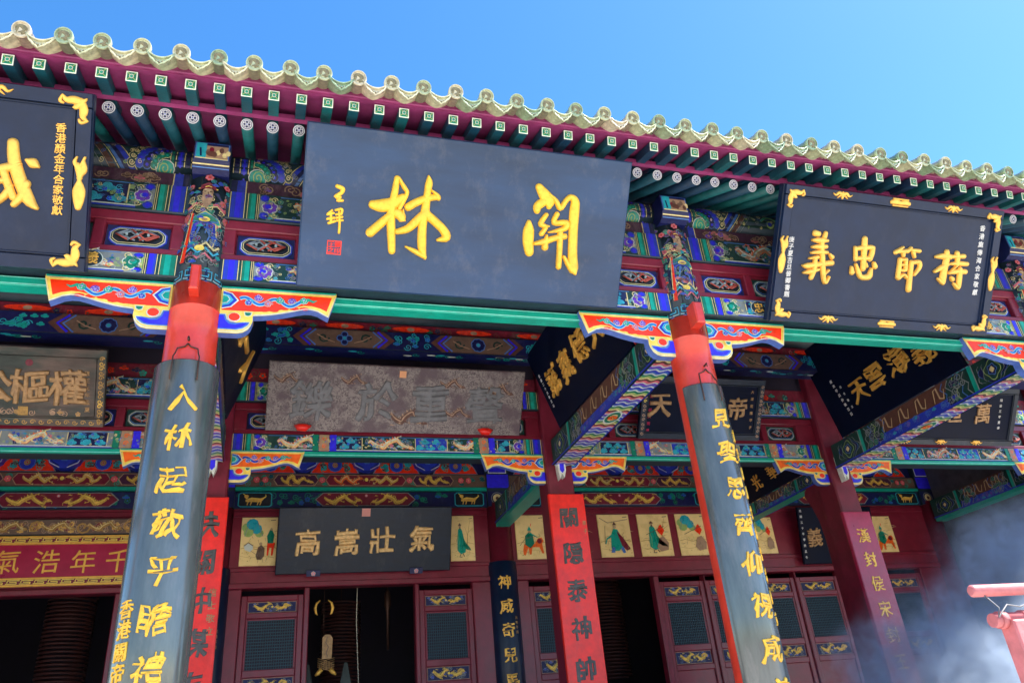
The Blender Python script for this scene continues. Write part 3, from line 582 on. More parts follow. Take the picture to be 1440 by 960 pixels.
# ---- front columns
def capital(P, r, rg):
    hw = pi * r * .98; z0, z1 = 5.2, 6.12; P.curv = True
    P.rect(-hw, z0, hw, z1, 'black', 0)
    P.filler(-hw, z0 + .02, hw, z1, ['pink', 'teal', 'red', 'violet', 'green', 'maroon'], 'grey', .05, 95, 1, rg)
    for i in range(14): P.flower(rg.choice((-1, 1)) * rg.uniform(.13, .3), rg.uniform(z0 + .1, z1 - .05), rg.uniform(.025, .045), 6, 'pink', 'tan', 'red', 4, rg.uniform(0, 3))
    # armoured guardian: robe, sash, head with helmet and beard
    P.poly([(-.13, 5.25), (-.15, 5.5), (-.12, 5.72), (-.15, 5.86), (-.08, 5.95), (.08, 5.95), (.15, 5.85), (.12, 5.7), (.14, 5.5), (.13, 5.25)], 'navy', 7)
    P.poly([(-.10, 5.42), (-.09, 5.62), (0, 5.66), (.09, 5.62), (.10, 5.42), (0, 5.36)], 'blue', 8)
    P.line([(-.15, 5.78), (-.08, 5.83), (0, 5.8), (.08, 5.83), (.15, 5.78)], .022, 'pink', 9); P.line([(-.15, 5.76), (-.08, 5.81), (0, 5.78), (.08, 5.81), (.15, 5.76)], .01, 'cream', 10)
    for q, c in ((.0, 'cream'), (.012, 'teal'), (.026, 'sky'), (.036, 'green')):
        P.poly([(-.13 + q, 5.62 + q), (-.11 + q, 5.68), (-.05, 5.71 - q * .3), (0, 5.745 - q), (.05, 5.71 - q * .3), (.11 - q, 5.68), (.13 - q, 5.62 + q)], c, 11 + int(q * 100))
    P.ell(0, 5.655, .04, .026, 'yellow', 16, 10); P.ell(0, 5.655, .022, .012, 'tan', 17, 8)
    for s in (-1, 1):
        P.line([(s * .02, 5.62), (s * .05, 5.5), (s * .03, 5.42)], [.02, .014, .008], 'sky', 10); P.line([(s * .085, 5.63), (s * .1, 5.5), (s * .08, 5.4)], .01, 'cream', 10)
    for k in range(3):
        z = 5.27 + k * .05; c = ('pink', 'cyan', 'cream')[k]
        P.line([(-.13, z), (-.07, z + .06), (-.02, z + .005), (.03, z + .06), (.09, z), (.13, z + .04)], .02, c, 12 + k)
    P.ell(-.01, 5.37, .035, .028, 'yellow', 16, 9)
    P.line([(-.125, 5.24), (-.085, 5.72)], [.035, .012], 'red', 15); P.line([(-.14, 5.25), (-.095, 5.72)], .006, 'cream', 16)
    P.ell(0, 5.94, .040, .046, 'tan', 12, 14); P.ell(0, 5.943, .030, .032, 'skin', 13, 14); P.poly([(-.036, 5.925), (-.04, 5.86), (-.02, 5.80), (0, 5.77), (.02, 5.80), (.04, 5.86), (.036, 5.925), (0, 5.915)], 'tan', 14); P.filler(-.3, 5.22, .3, 6.1, ['blue', 'teal', 'maroon', 'green'], 'sky', .03, 40, 15, rg)
    for s in (-1, 1): P.line([(s * .010, 5.945), (s * .032, 5.95)], .005, 'brown', 14); P.ell(s * .020, 5.938, .006, .004, 'sepia', 15, 6)
    P.line([(0, 5.94), (.006, 5.915)], .006, 'brown', 14); P.line([(-.011, 5.905), (.011, 5.905)], .004, 'maroon', 15)
    P.poly([(-.06, 5.96), (-.05, 6.01), (0, 6.04), (.05, 6.01), (.06, 5.96), (.03, 5.975), (-.03, 5.975)], 'maroon', 15); P.filler(-.16, 5.70, .16, 5.92, ['blue', 'maroon', 'green', 'teal'], 'cream', .03, 20, 9, rg); P.filler(-.16, 5.22, .16, 5.62, ['blue', 'maroon', 'green', 'pink'], 'grey', .032, 22, 12, rg); P.line([(-.07, 5.975), (0, 6.0), (.07, 5.975)], .009, 'yellow', 15)
    for x, z, rr in ((-.13, 6.0, .032), (0, 6.09, .036), (.14, 6.03, .032)): P.flower(x, z, rr, 6, 'pink', 'maroon', 'red', 14)
    P.curv = False

def front_column(cx, rg, painted=True):
    r = .192; mb = MB(); zs = [0, .25, 2.2, 4.6, 4.86, 4.862, 4.87, 4.872, 5.08]; rs = [r * 1.02, r * 1.02, r * 1.01, r, r, r + .005, r + .005, r, r]
    mb.tube([(cx, 0, z) for z in zs], rs, 40)
    c = mb.build('column', 'red', T)
    ub = MB(); ub.tube([(cx, 0, 5.08), (cx, 0, 6.13)], r - .004, 36); ub.build('column_head', 'dark', c)
    MB().tube([(cx, 0, 0), (cx, 0, .12), (cx, 0, .2), (cx, 0, .24)], [.30, .33, .30, .24], 32).build('column_base', 'stone', c)
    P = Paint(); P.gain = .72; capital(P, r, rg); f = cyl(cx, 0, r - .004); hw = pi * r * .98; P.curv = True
    P.rect(-hw, 5.075, hw, 5.205, 'navy', 1)
    for z, c_ in ((5.08, 'sky'), (5.2, 'teal'), (5.19, 'sky')): P.rect(-hw, z - .004, hw, z + .005, c_, 3)
    for i in range(-5, 5):
        x = i * .115; s = 1 if i % 2 == 0 else -1
        P.line([(x + .005, 5.1), (x + .105, 5.1), (x + .105, 5.175), (x + .02, 5.175), (x + .02, 5.125), (x + .08, 5.125), (x + .08, 5.15)], .012, 'cyan', 3); P.line([(x + .005, 5.1), (x + .105, 5.1)], .005, 'white', 4)
    P.build('capital_painting', f, c, 'oldpaint')
    # projecting beam head with a rounded nose
    mb = MB(); X0, X1 = cx - .145, cx + .15
    pr = [(-.30, 6.21), (-.27, 6.155), (-.20, 6.125), (-.05, 6.12), (-.05, 6.40), (-.30, 6.40)]
    mb.prism(pr, X0, X1, lambda u, v, h: Vector((h, u, v)), K['navy']); hd = mb.build('beam_head', 'paint', c, fix=True)
    P = Paint(); P.rect(X0 + .01, 6.215, X1 - .01, 6.39, 'sky', 0); P.rect(X0 + .02, 6.225, X1 - .02, 6.385, 'navy', 1)
    P.rect(X0 + .02, 6.225, X0 + .1, 6.385, 'turq', 2); P.rect(X0 + .1, 6.23, X1 - .02, 6.36, 'tan', 2)
    for i in range(7): P.ell(cx - .03 + .03 * i * .9, 6.29 + .03 * sin(i * 2.1), .02, .03, rg.choice(['brown', 'maroon', 'sepia', 'cream']), 3 + i % 3, 8)
    P.line([(X0 + .06, 6.24), (X0 + .05, 6.33)], .014, 'navy', 4); P.ell(cx + .0, 6.27, .045, .03, 'brown', 6, 9)
    P.line([(X0 + .015, 6.22), (X1 - .015, 6.22)], .012, 'cream', 4); P.build('beam_head_painting', front(-.30), c)
    P = Paint(); f2 = lambda u, v, h=0.: Vector((u, -.285 + (6.21 - v) * .4 - h, v - .0)); P.rect(X0, 6.165, X1, 6.175, 'cream', 2)
    P.rect(X0, 6.14, X1, 6.148, 'sky', 2); P.build('beam_head_lines', lambda u, v, h=0.: Vector((u, (-.30 + (6.21 - v) * .55) - h - .006, v)), c)
    # red key (the end of a tenon)
    k = .09 if cx > 1 else .072
    MB().bbox(cx - k / 2 - .005, cx + k / 2 - .005, -.30 - k * .3, -.15, 4.93, 5.15, .012).build('tenon', 'red', c)
    return c

def bay_front(x0, x1, idx):
    rg = random.Random(100 + idx); a, b = x0 + .15, x1 - .15
    sl_ = MB().bbox(x0, x1, -.005, .12, 5.035, 5.118, .008).build('teal_sill', 'teal', T)
    P = Paint(); P.rect(x0, 5.044, x1, 5.053, (.25, .75, .62), 0); P.rect(x0, 5.10, x1, 5.108, (.25, .75, .62), 0); P.build('sill_lines', front(-.005), sl_)
    bm = MB().bbox(x0, x1, -.12, .12, 5.135, 5.345, .01).build('lower_beam', 'dark', T)
    P = Paint(); tasteful(P, x0 + .17, x1 - .17, 5.145, 5.337, alt=0 if idx == 1 else 1, rg=rg)
    if idx in (0, 2):     # round medallions with one character near the ends
        for s, x in ((1, x0 + .17), (-1, x1 - .17)):
            u = x + s * .62; P.ell(u, 5.24, .085, .075, 'white', 12, 18); P.ell(u, 5.24, .078, .068, 'dkgreen', 13, 18)
    P.build('beam_painting', front(-.12), bm)
    if idx in (0, 2):
        for s, x, ch in ((1, x0 + .17, '忠'), (-1, x1 - .17, '義')):
            u = x + s * .62; text(front(-.15), [(ch, u, 5.24, .115)], 'gold', bm, 'medallion_character', h=.006, bold=.012)
            _m = MB(); _m.tube([(u, -.124, 5.24), (u, -.149, 5.24)], .07, 18); _m.build('medallion', 'dark', bm)
    if idx == 0: op = [(x1 - .75 - .585 * k, x1 - .25 - .585 * k) for k in range(7)][::-1]
    elif idx in (1, 2, 3): op = [(x0 + .255 + .575 * k, x0 + .745 + .575 * k) for k in range(7)]
    redboard(x0 + .1, x1 - .1, -.11, 5.345, 5.745, [(p, q) for p, q in op if q < x1 - .15 and p > x0 + .15])
    bm = MB().bbox(x0, x1, -.13, .12, 5.747, 6.035, .01).build('upper_beam', 'dark', T)
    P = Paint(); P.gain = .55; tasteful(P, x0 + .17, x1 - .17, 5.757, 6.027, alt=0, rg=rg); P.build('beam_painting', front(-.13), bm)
    bm = MB().box(x0, x1, -.10, .10, 6.037, 6.18).build('dian_strip', 'dark', T); bm.name = 'frieze_board'
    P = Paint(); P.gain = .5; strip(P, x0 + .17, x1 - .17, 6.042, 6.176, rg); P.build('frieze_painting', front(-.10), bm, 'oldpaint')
    lg = MB().tube([(x0, .03, 6.335), (x1, .03, 6.335)], .16, 28).build('eave_purlin', 'dark', T)
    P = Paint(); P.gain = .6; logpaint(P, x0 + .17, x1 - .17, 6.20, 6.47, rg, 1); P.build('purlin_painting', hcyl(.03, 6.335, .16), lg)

for i, (a, b) in enumerate(BAYS): bay_front(a, b, i)
for i, x in enumerate((XD, XA, XB, XC, XE)):
    front_column(x, random.Random(40 + i))
    if x > XD: queti(x, -1, -.05)
    if x < XE: queti(x, 1, -.05)

# ---- roof: sheathing, rafters, eave boards, tiles
XL, XR = -5.2, 14.2
def roofz(y):   # top of the sheathing
    return 6.305 + (y + 1.16) * .30 if y < -.6 else 6.473 + (y + .6) * .5
rf = MB()
prof = [(-1.16, 6.300), (-.6, 6.47), (3.5, 8.55), (9.0, 5.9)]
prof2 = [(y, z + .10) for y, z in prof]
pp = prof + prof2[::-1]
# underside of the flying rafters, then the steeper boards of the round rafters
rf.prism([(-1.16, 6.305), (-.55, 6.488), (-.55, 6.60), (-1.16, 6.40)], XL, XR, lambda u, v, h: Vector((h, u, v)))
rf.build('flying_rafter_sheathing', 'soffit', T, fix=True)
rs = MB(); rs.prism([(-.82, 6.315), (3.5, 8.475), (8.2, 6.5), (8.2, 6.65), (3.5, 8.65), (-.5, 6.63), (-.5, 6.5), (-.82, 6.345)], XL, XR, lambda u, v, h: Vector((h, u, v)))
roof = rs.build('roof', 'soffit', T, fix=True)
MB().box(XL, XR, -.835, -.79, 6.30, 6.345).build('rafter_lath', 'soffit', T)
MB().bbox(XL, XR, -1.175, -1.135, 6.315, 6.41, .006).build('eave_board', 'soffit', T)
# round rafters
sp = .206
rb = MB(); rl = 2.3; dz = .5
rb.tube([(0, -.75, 6.255), (0, -.75 + rl, 6.255 + rl * dz)], .048, 12)
rafter = rb.build('rafter', 'raft', T)
P = Paint(); P.ell(0, 0, .048, .048, (.62, .63, .66), 0, 20); P.ell(0, 0, .0405, .0405, 'navy', 1, 20); P.ring(0, 0, .033, .033, .005, (.62, .63, .66), 2, 18)
for k in range(4): P.ell(.018 * cos(k * pi / 2), .018 * sin(k * pi / 2), .0155, .0155, (.62, .63, .66), 2, 10); P.ell(.018 * cos(k * pi / 2), .018 * sin(k * pi / 2), .0105, .0105, 'navy', 3, 10)
P.ell(0, 0, .011, .011, 'white', 4, 8); P.ell(0, 0, .006, .006, 'blue', 5, 8)
P.build('rafter_end_painting', lambda u, v, h=0.: Vector((u, -.751 - h * .894 - v * .447, 6.255 - h * .447 + v * .894)), rafter)
fb = MB(); f0 = .040
A = [(-f0, -1.115), (f0, -1.115)]
zc = lambda y: 6.262 + (y + 1.115) * .3
vs = [(sx * f0, y - sz * f0 * .29 * (y < -1), zc(y) + sz * f0) for y in (-1.115, -.5) for sx, sz in ((-1, -1), (1, -1), (1, 1), (-1, 1))]
fb.add(vs, [(0, 1, 2, 3), (4, 7, 6, 5), (0, 4, 5, 1), (1, 5, 6, 2), (2, 6, 7, 3), (3, 7, 4, 0)])
fly = fb.build('flying_rafter', 'raft', T)
P = Paint(); q = f0; P.rect(-q, -q, q, q, (.9, .92, .8), 0); P.rect(-q * .80, -q * .80, q * .80, q * .80, 'teal', 1); P.rect(-q * .72, -q * .72, q * .72, q * .72, 'green', 2)
for a in (0, 1): P.line([(-q * .72, (1 - 2 * a) * q * .72), (q * .72, (2 * a - 1) * q * .72)], .006, 'lime', 3)
P.ring(0, 0, q * .36, q * .36, .006, 'white', 4, 10); P.ell(0, 0, q * .26, q * .26, 'teal', 5, 8)
P.build('rafter_end_painting', lambda u, v, h=0.: Vector((u, -1.1155 - h - v * .29, 6.262 - h * .29 + v)), fly)
def clones(o, xs, parent, jit=.003):
    base = o.location.copy(); o.location = base + Vector((xs[0], 0, 0)); out = [o]
    for x in xs[1:]:
        c = copy_tree(o, parent); c.location = base + Vector((x + rnd.uniform(-jit, jit), 0, rnd.uniform(-jit, jit) * .6)); out.append(c)
    return out
n0, n1 = -21, 64
xs = [.078 + k * sp for k in range(n0, n1)]
clones(rafter, xs, T); clones(fly, xs, T)
# eave tiles: round end tile with a raised dragon disc, pendent drip tile between
ts = .262; sl = .34
ct = MB(); n = 12; R0 = .056
def ct_pt(t, a, r, zoff=0): return (r * cos(a), -1.36 + t - r * sin(a) * .32 * (t < .02), 6.335 + t * sl + r * sin(a) + zoff)
ring = lambda t, r: [ct_pt(t, 2 * pi * i / 24, r) for i in range(24)]
k = len(ct.v); ct.v += ring(-.004, .030) + ring(.0, .034) + ring(-.001, .050) + ring(-.012, .052) + ring(-.012, .060) + ring(0, .063) + ring(.03, .062) + ring(.03, .055) + ring(.42, .055)
for i in range(8):
    for j in range(24): ct.f.append((k + i * 24 + j, k + i * 24 + (j + 1) % 24, k + (i + 1) * 24 + (j + 1) % 24, k + (i + 1) * 24 + j)); ct.c.append(None); ct.sm.append(i > 4)
ct.f.append(tuple(k + j for j in range(24))[::-1]); ct.c.append(None); ct.sm.append(False)
def _disc(u, v, h=0.): return Vector((u, -1.361 - h - v * .32, 6.335 + v))
cap = ct.build('round_end_tile', 'tile', roof, fix=True)
brush([[-.028, -.012, .016, -.018, .022, .018, .006, .016, .02, .02, -.004, .018, .004, -.02, .012, -.012, -.024, .008], [-.002, .03, .012, .026, .016, .014, .034, -.004, .006], [-.034, .008, .01, -.026, .026, .008], [.008, -.03, .012, .028, -.022, .008]], _disc, 'relief', cap, .008, 'dragon_relief')
dt = MB(); N = 12; hw = ts / 2 - .035
def dcurve(x): return -.055 * (1 - (x / hw) ** 2)     # trough section
top = [(hw * (-1 + 2 * i / N)) for i in range(N + 1)]
def drip_z(i):
    x = top[i]; return dcurve(x) - .018 - .070 * (1 - abs(x) / hw) ** .8 + (.008 if i % 2 else 0)
y0 = -1.345
def dv(x, z, y): return (ts / 2 + x, y, 6.325 + z + (y - y0) * sl)
k = 0; vs = []
for i, x in enumerate(top): vs += [dv(x, dcurve(x), y0 - .012), dv(x, dcurve(x) - .016, y0 - .018), dv(x, dcurve(x) - .018, y0 - .006), dv(x, drip_z(i) + .01, y0 - .004 + .0), dv(x, drip_z(i) + .008, y0 - .014), dv(x, drip_z(i), y0 - .01), dv(x, drip_z(i) + .002, y0 + .012), dv(x, dcurve(x) - .016, y0 + .012), dv(x, dcurve(x) - .014, y0 + .40), dv(x, dcurve(x), y0 + .40)]
q = 10; fs = []
for i in range(N):
    for j in range(q): fs.append((i * q + j, (i + 1) * q + j, (i + 1) * q + (j + 1) % q, i * q + (j + 1) % q))
dt.add(vs, fs)
dt.tube([dv(x, drip_z(i) + .005, y0 - .012) for i, x in enumerate(top)], .0075, 6); dt.tube([dv(x, dcurve(x) - .008, y0 - .016) for i, x in enumerate(top)], .006, 6)
drip = dt.build('drip_tile', 'tile', roof, fix=True)
rl_ = MB()
for i in range(-3, 4):
    x = i * hw * .22; z = dcurve(x) - .036 - .020 * (1 - abs(x) / hw)
    rl_.tube([dv(x - .008, z - .006, y0 - .006), dv(x, z + .008, y0 - .013), dv(x + .010, z - .007, y0 - .006)], [.004, .006, .003], 5)
o = rl_.build('scroll_relief', 'relief', drip); o['kind'] = 'stuff'
xt = [.072 + k * ts for k in range(-20, 54)]
clones(cap, xt, roof, .006); clones(drip, xt, roof, .005)
tr = MB()
for x in xt:
    pts = [(-.95, 6.475), (-.5, 6.66), (.5, 7.17), (1.6, 7.73), (3.45, 8.68)]
    tr.tube([(x, y, z) for y, z in pts], .058, 8)
    for j in range(8): tr.tube([(x, -.9 + j * .5, 0) for _ in (0,)] + [(x, -.89 + j * .5, 0)], .001, 3) if False else None
    for (ya, za), (yb, zb) in zip(pts[:-1], pts[1:]):
        vv = [(x + ts / 2 + hw * e, y_, z_ - .055 * (1 - e * e)) for y_, z_ in ((ya, za - .01), (yb, zb - .01)) for e in (-1, -.5, 0, .5, 1)]
        tr.add(vv, [(i, i + 1, i + 6, i + 5) for i in range(4)], None, True)
o = tr.build('tile_rows', 'tilerow', roof); o['kind'] = 'stuff'
MB().bbox(XL, XR, 3.3, 3.75, 8.6, 9.05, .05).build('ridge', 'tilerow', roof)

# ------------------------------------------------------------ second row of the porch
def square_column(cx, cz0=0):
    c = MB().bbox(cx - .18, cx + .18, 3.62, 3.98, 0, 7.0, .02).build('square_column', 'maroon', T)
    MB().bbox(cx - .26, cx + .26, 3.55, 4.05, 0, .25, .03).build('column_base', 'stone', c)
    # little blue dragon nose hanging in front of the column
    P = Paint(); P.poly([(cx - .06, 4.93), (cx + .05, 4.93), (cx + .05, 5.06), (cx - .06, 5.06)], 'yellow', 0); P.ell(cx - .005, 4.995, .035, .045, 'blue', 1, 10)
    P.poly([(cx - .05, 4.93), (cx + .045, 4.93), (cx + .05, 4.80), (cx + .02, 4.70), (cx - .01, 4.76), (cx - .04, 4.68), (cx - .055, 4.80)], 'white', 0); P.poly([(cx - .03, 4.92), (cx + .025, 4.92), (cx + .03, 4.80), (cx - .005, 4.76), (cx - .035, 4.80)], 'cobalt', 1)
    mb = MB(); mb.prism([(cx - .06, 5.06), (cx - .055, 4.80), (cx - .04, 4.68), (cx - .01, 4.76), (cx + .02, 4.70), (cx + .05, 4.80), (cx + .05, 5.06)], 0, .10, lambda u, v, h: Vector((u, 3.62 - h, v)), K['white'])
    nb = mb.build('beam_nose', 'paint', c, fix=True); P.build('beam_nose_painting', front(3.52), c)
    return c
XS2 = [XD, .03, 4.35, 8.78, XE]
for x in XS2: square_column(x)

def dim_log(P, u0, u1, v0, v1, rg):
    h = v1 - v0; P.rect(u0, v0, u1, v1, 'brown', 0); x = u0 + .1; i = 0
    while x < u1 - .5:
        if i % 2 == 0:
            w_ = .75; P.poly([(x, v0), (x + .14, (v0 + v1) / 2), (x, v1), (x + w_, v1), (x + w_ - .14, (v0 + v1) / 2), (x + w_, v0)], 'navy', 1)
            P.filler(x + .1, v0, x + w_ - .1, v1, ['blue', 'teal'], 'turq', h * .2, 16, 2, rg)
        else:
            w_ = .95; P.poly([(x + .12, v0 + .01), (x, (v0 + v1) / 2), (x + .12, v1 - .01), (x + w_ - .12, v1 - .01), (x + w_, (v0 + v1) / 2), (x + w_ - .12, v0 + .01)], 'sepia', 1)
            P.line([(x + .12, v0 + .01), (x, (v0 + v1) / 2), (x + .12, v1 - .01)], .02, 'sky', 3); P.line([(x + w_ - .12, v0 + .01), (x + w_, (v0 + v1) / 2), (x + w_ - .12, v1 - .01)], .02, 'sky', 3)
            P.line([(x + .06, v0 + .01), (x - .06, (v0 + v1) / 2), (x + .06, v1 - .01)], .03, 'cobalt', 3); P.line([(x + w_ - .06, v0 + .01), (x + w_ + .06, (v0 + v1) / 2), (x + w_ - .06, v1 - .01)], .03, 'cobalt', 3)
            P.flower(x + w_ / 2, (v0 + v1) / 2, h * .42, 4 if i % 4 == 1 else 9, 'navy', 'sky', 'turq', 3, pi / 4 * 0)
            for s in (-1, 1): P.spiral(x + w_ / 2 + s * .26, (v0 + v1) / 2, h * .3, .022, 'dkgreen', 3, 1.2, s); P.line([(x + w_ / 2 + s * .12, v0 + .06), (x + w_ / 2 + s * .24, v0 + .1), (x + w_ / 2 + s * .34, v1 - .08)], .012, 'tan', 4)
        x += w_ + .02; i += 1

for i in range(4):
    x0, x1 = XS2[i] + .18, XS2[i + 1] - .18; rg = random.Random(300 + i)
    sl_ = MB().bbox(x0, x1, 3.70, 3.75, 5.015, 5.07, .006).build('teal_sill', 'teal', T)
    P = Paint(); P.rect(x0, 5.022, x1, 5.03, (.25, .75, .62), 0); P.build('sill_lines', front(3.70), sl_)
    MB().box(x0, x1, 3.752, 3.96, 5.02, 5.071).build('beam_plank', 'dark', T)
    bm = MB().bbox(x0, x1, 3.73, 3.95, 5.072, 5.30, .01).build('lower_beam', 'dark', T)
    P = Paint(); tasteful(P, x0, x1, 5.08, 5.292, alt=1 - i % 2, rg=rg)
    for u in (x0 + .95, x1 - .95):
        P.rect(u, 5.08, u + .07, 5.292, 'green', 12); P.rect(u + .08, 5.08, u + .2, 5.292, 'tan', 12); P.spiral(u + .14, 5.14, .03, .01, 'orange', 13, 1.3); P.spiral(u + .14, 5.23, .03, .01, 'orange', 13, 1.3); P.rect(u + .21, 5.08, u + .29, 5.292, 'cobalt', 12)
    P.build('beam_painting', front(3.73), bm)
    op = [(x0 + .15 + .62 * k, x0 + .67 + .62 * k) for k in range(7)]
    redboard(x0, x1, 3.74, 5.302, 5.71, [p for p in op if p[1] < x1 - .1])
    bm = MB().bbox(x0, x1, 3.70, 3.98, 5.712, 5.98, .01).build('upper_beam', 'dark', T)
    P = Paint(); tasteful(P, x0, x1, 5.72, 5.972, alt=i % 2, rg=rg); P.build('beam_painting', front(3.70), bm, 'oldpaint')
    bm = MB().box(x0, x1, 3.74, 3.95, 5.982, 6.18).build('frieze_board', 'maroon', T)
    P = Paint(); P.rect(x0, 5.99, x1, 6.17, 'maroon', 0); P.filler(x0, 5.99, x1, 6.17, ['red', 'navy', 'teal'], 'brown', .07, 34, 1, rg); P.build('frieze_painting', front(3.74), bm, 'oldpaint')
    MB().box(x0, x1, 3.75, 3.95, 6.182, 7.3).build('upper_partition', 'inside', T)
    for s, x in ((1, XS2[i]), (-1, XS2[i + 1])): queti(x, s, 3.70, 5.07, .93, old=True)
    # middle purlin with its board and tie under the ceiling
    X0, X1 = BAYS[i][0] + .12, BAYS[i][1] - .12
    bm = MB().box(X0, X1, 3.1, 3.38, 6.215, 6.475).build('middle_beam', 'dark', T)
    P = Paint(); dim_log(P, X0, X1, 6.225, 6.468, rg); P.build('beam_painting', front(3.1), bm)
    P = Paint(); P.rect(X0, 3.1, X1, 3.37, 'navy', 0)
    for k in range(12): u = rg.uniform(X0 + .3, X1 - .3); P.ell(u, 3.2 + rg.uniform(-.04, .04), .06, .02, 'white' if k % 2 else 'turq', 1, 8); P.spiral(u + .1, 3.2, .05, .01, 'teal', 1, 1.2)
    P.build('soffit_painting', lambda u, v, h=0.: Vector((u, v, 6.215 - h)), bm)
    bm = MB().box(X0, X1, 3.16, 3.32, 6.477, 6.62).build('frieze_board', 'maroon', T)
    P = Paint(); P.rect(X0, 6.485, X1, 6.61, 'maroon', 0); P.filler(X0, 6.485, X1, 6.61, ['red', 'navy', 'green', 'pink'], 'brown', .055, 45, 1, rg)
    for k in range(5): u = X0 + .5 + k * .85; P.ell(u, 6.55, .25, .04, 'red', 8, 12); P.ell(u, 6.55, .05, .03, 'tan', 9, 8)
    P.build('frieze_painting', front(3.16), bm, 'oldpaint')
    MB().tube([(X0, 3.24, 6.78), (X1, 3.24, 6.78)], .16, 18).build('middle_purlin', 'dark', T)

# ---- beams running from the front columns to the back
def cross_beam(xc, y0, y1, z0, z1, hw, seed, teal=False):
    rg = random.Random(seed); L = y1 - y0
    bm = MB().box(xc - hw, xc + hw, y0, y1, z0, z1).build('cross_beam', 'dark', T)
    for s in (-1, 1):
        P = Paint(); F = (lambda u, v, h=0.: Vector((xc - hw - h, y1 - u, v))) if s < 0 else (lambda u, v, h=0.: Vector((xc + hw + h, y0 + u, v)))
        P.rect(0, z0, L, z1, 'dkgreen', 0); h = z1 - z0; m = (z0 + z1) / 2
        P.poly([(L * .3, z1), (L * .34, z0 + h * .35), (L * .66, z0 + h * .35), (L * .7, z1)], 'brown', 1)
        P.rect(L * .28, z0, L * .72, z0 + h * .36, 'blue', 1)
        for e in (0, 1):
            X = (lambda t: t) if e == 0 else (lambda t: L - t)
            for k, (r, c) in enumerate(((.26, 'grey'), (.245, 'dkgreen'), (.21, 'sky'), (.2, 'navy'), (.165, 'grey'), (.155, 'dkgreen'), (.12, 'lime'), (.11, 'dkgreen'), (.07, 'sky'), (.06, 'navy'), (.035, 'cream'))):
                P.lobe(X(.36), m, r * .92, min(r, h * .42) * .95, c, 2 + k, 5 if k % 4 < 2 else 4, .13, .6)
            P.rect(min(X(.64), X(.70)), z0, max(X(.64), X(.70)), z1, 'teal', 3); P.rect(min(X(.625), X(.64)), z0, max(X(.625), X(.64)), z1, 'grey', 3)
            for k in range(5): P.line([(X(.72 + .09 * k), z0 + h * .05), (X(.78 + .09 * k), z0 + h * .3), (X(.74 + .09 * k), m), (X(.82 + .09 * k), z0 + h * .75), (X(.76 + .09 * k), z1 - h * .05)], .014, ('grey', 'sky', 'lime')[k % 3], 3)
            P.filler(min(X(.75), X(1.15)), z0, max(X(.75), X(1.15)), z1, ['navy', 'green'], 'grey', .06, 14, 4, rg)
        for k in range(4):
            u = L * .33 + k * L * .095; P.line([(u, z0 + h * .4), (u + .03, z0 + h * .85), (u + .08, z0 + h * .9), (u + .10, z0 + h * .5), (u + .16, z0 + h * .42), (u + .2, z0 + h * .75)], [.012, .02, .03, .028, .02, .01], 'tan', 4)
            P.line([(u, z0 + h * .4), (u + .03, z0 + h * .85), (u + .08, z0 + h * .9), (u + .10, z0 + h * .5), (u + .16, z0 + h * .42), (u + .2, z0 + h * .75)], .006, 'cream', 5)
        P.filler(L * .3, z0 + .01, L * .7, z0 + h * .4, ['blue', 'turq', 'violet'], 'sky', .045, 26, 3, rg)
        P.line([(0, z0 + .012), (L, z0 + .012)], .02, 'blue', 14)
        P.build('beam_painting', F, bm)
    # underside: bands of coloured ripples
    P = Paint(); cols = ['white', 'blue', 'sky', 'white', 'green', 'lime', 'cream', 'brown', 'pink', 'white', 'violet', 'sky']; t = .0; y = y0 + .02; i = 0; n = 12; W = 2 * hw
    if teal: P.rect(xc - hw, y0, xc + hw, y1, 'green', 0)
    else:
        while y < y1 - .04:
            c = cols[i % 12]; d = .028 if c in ('white', 'cream', 'sky') else .042
            wv = lambda x: .020 * sin((x - xc) / hw * 6.5 + .6) + .008 * cos((x - xc) / hw * 3)
            xs_ = [xc - hw + W * k / n for k in range(n + 1)]
            for k in range(n): P.poly([(xs_[k], y + wv(xs_[k])), (xs_[k + 1], y + wv(xs_[k + 1])), (xs_[k + 1], y + d + wv(xs_[k + 1])), (xs_[k], y + d + wv(xs_[k]))], c, 1)
            y += d; i += 1
        for f_ in (.5,):
            P.ell(xc, y0 + L * f_, hw * .7, .2, 'white', 4, 14); P.ell(xc, y0 + L * f_, hw * .6, .16, 'green', 5, 14); P.ell(xc, y0 + L * f_, hw * .4, .1, 'cream', 6, 12); P.flower(xc, y0 + L * f_, .07, 6, 'orange', 'brown', 'yellow', 7)
    P.build('soffit_painting', lambda u, v, h=0.: Vector((u, v, z0 - h)), bm)
    return bm
for i, (x, x2) in enumerate(zip((XD, XA, XB, XC, XE), XS2)):
    hw = .135
    cross_beam(x, .17, 3.6, 4.885, 5.235, hw, 500 + i)
    bm = cross_beam(x, 4.0, 6.62, *((4.84, 5.06) if x == XC else (4.93, 5.28)), .10, 600 + i, True)
    if x != XC: MB().bbox(x - .112, x + .112, 4.0, 6.6, 4.87, 4.925, .006).build('teal_sill', 'teal', T)
    # curved wooden ear at the inner side of the square column
    mb = MB(); pr = [(4.0, 0.2), (4.30, .2), (4.30, 4.0), (4.33, 4.3), (4.42, 4.55), (4.52, 4.72), (4.5, 4.80), (4.38, 4.86), (4.2, 4.865), (4.0, 4.865)]
    if x in (XC,): mb.prism(pr, x2 - .05, x2 + .05, lambda u, v, h: Vector((h, u, v))); mb.build('curved_brace_board', 'maroon', T, fix=True)

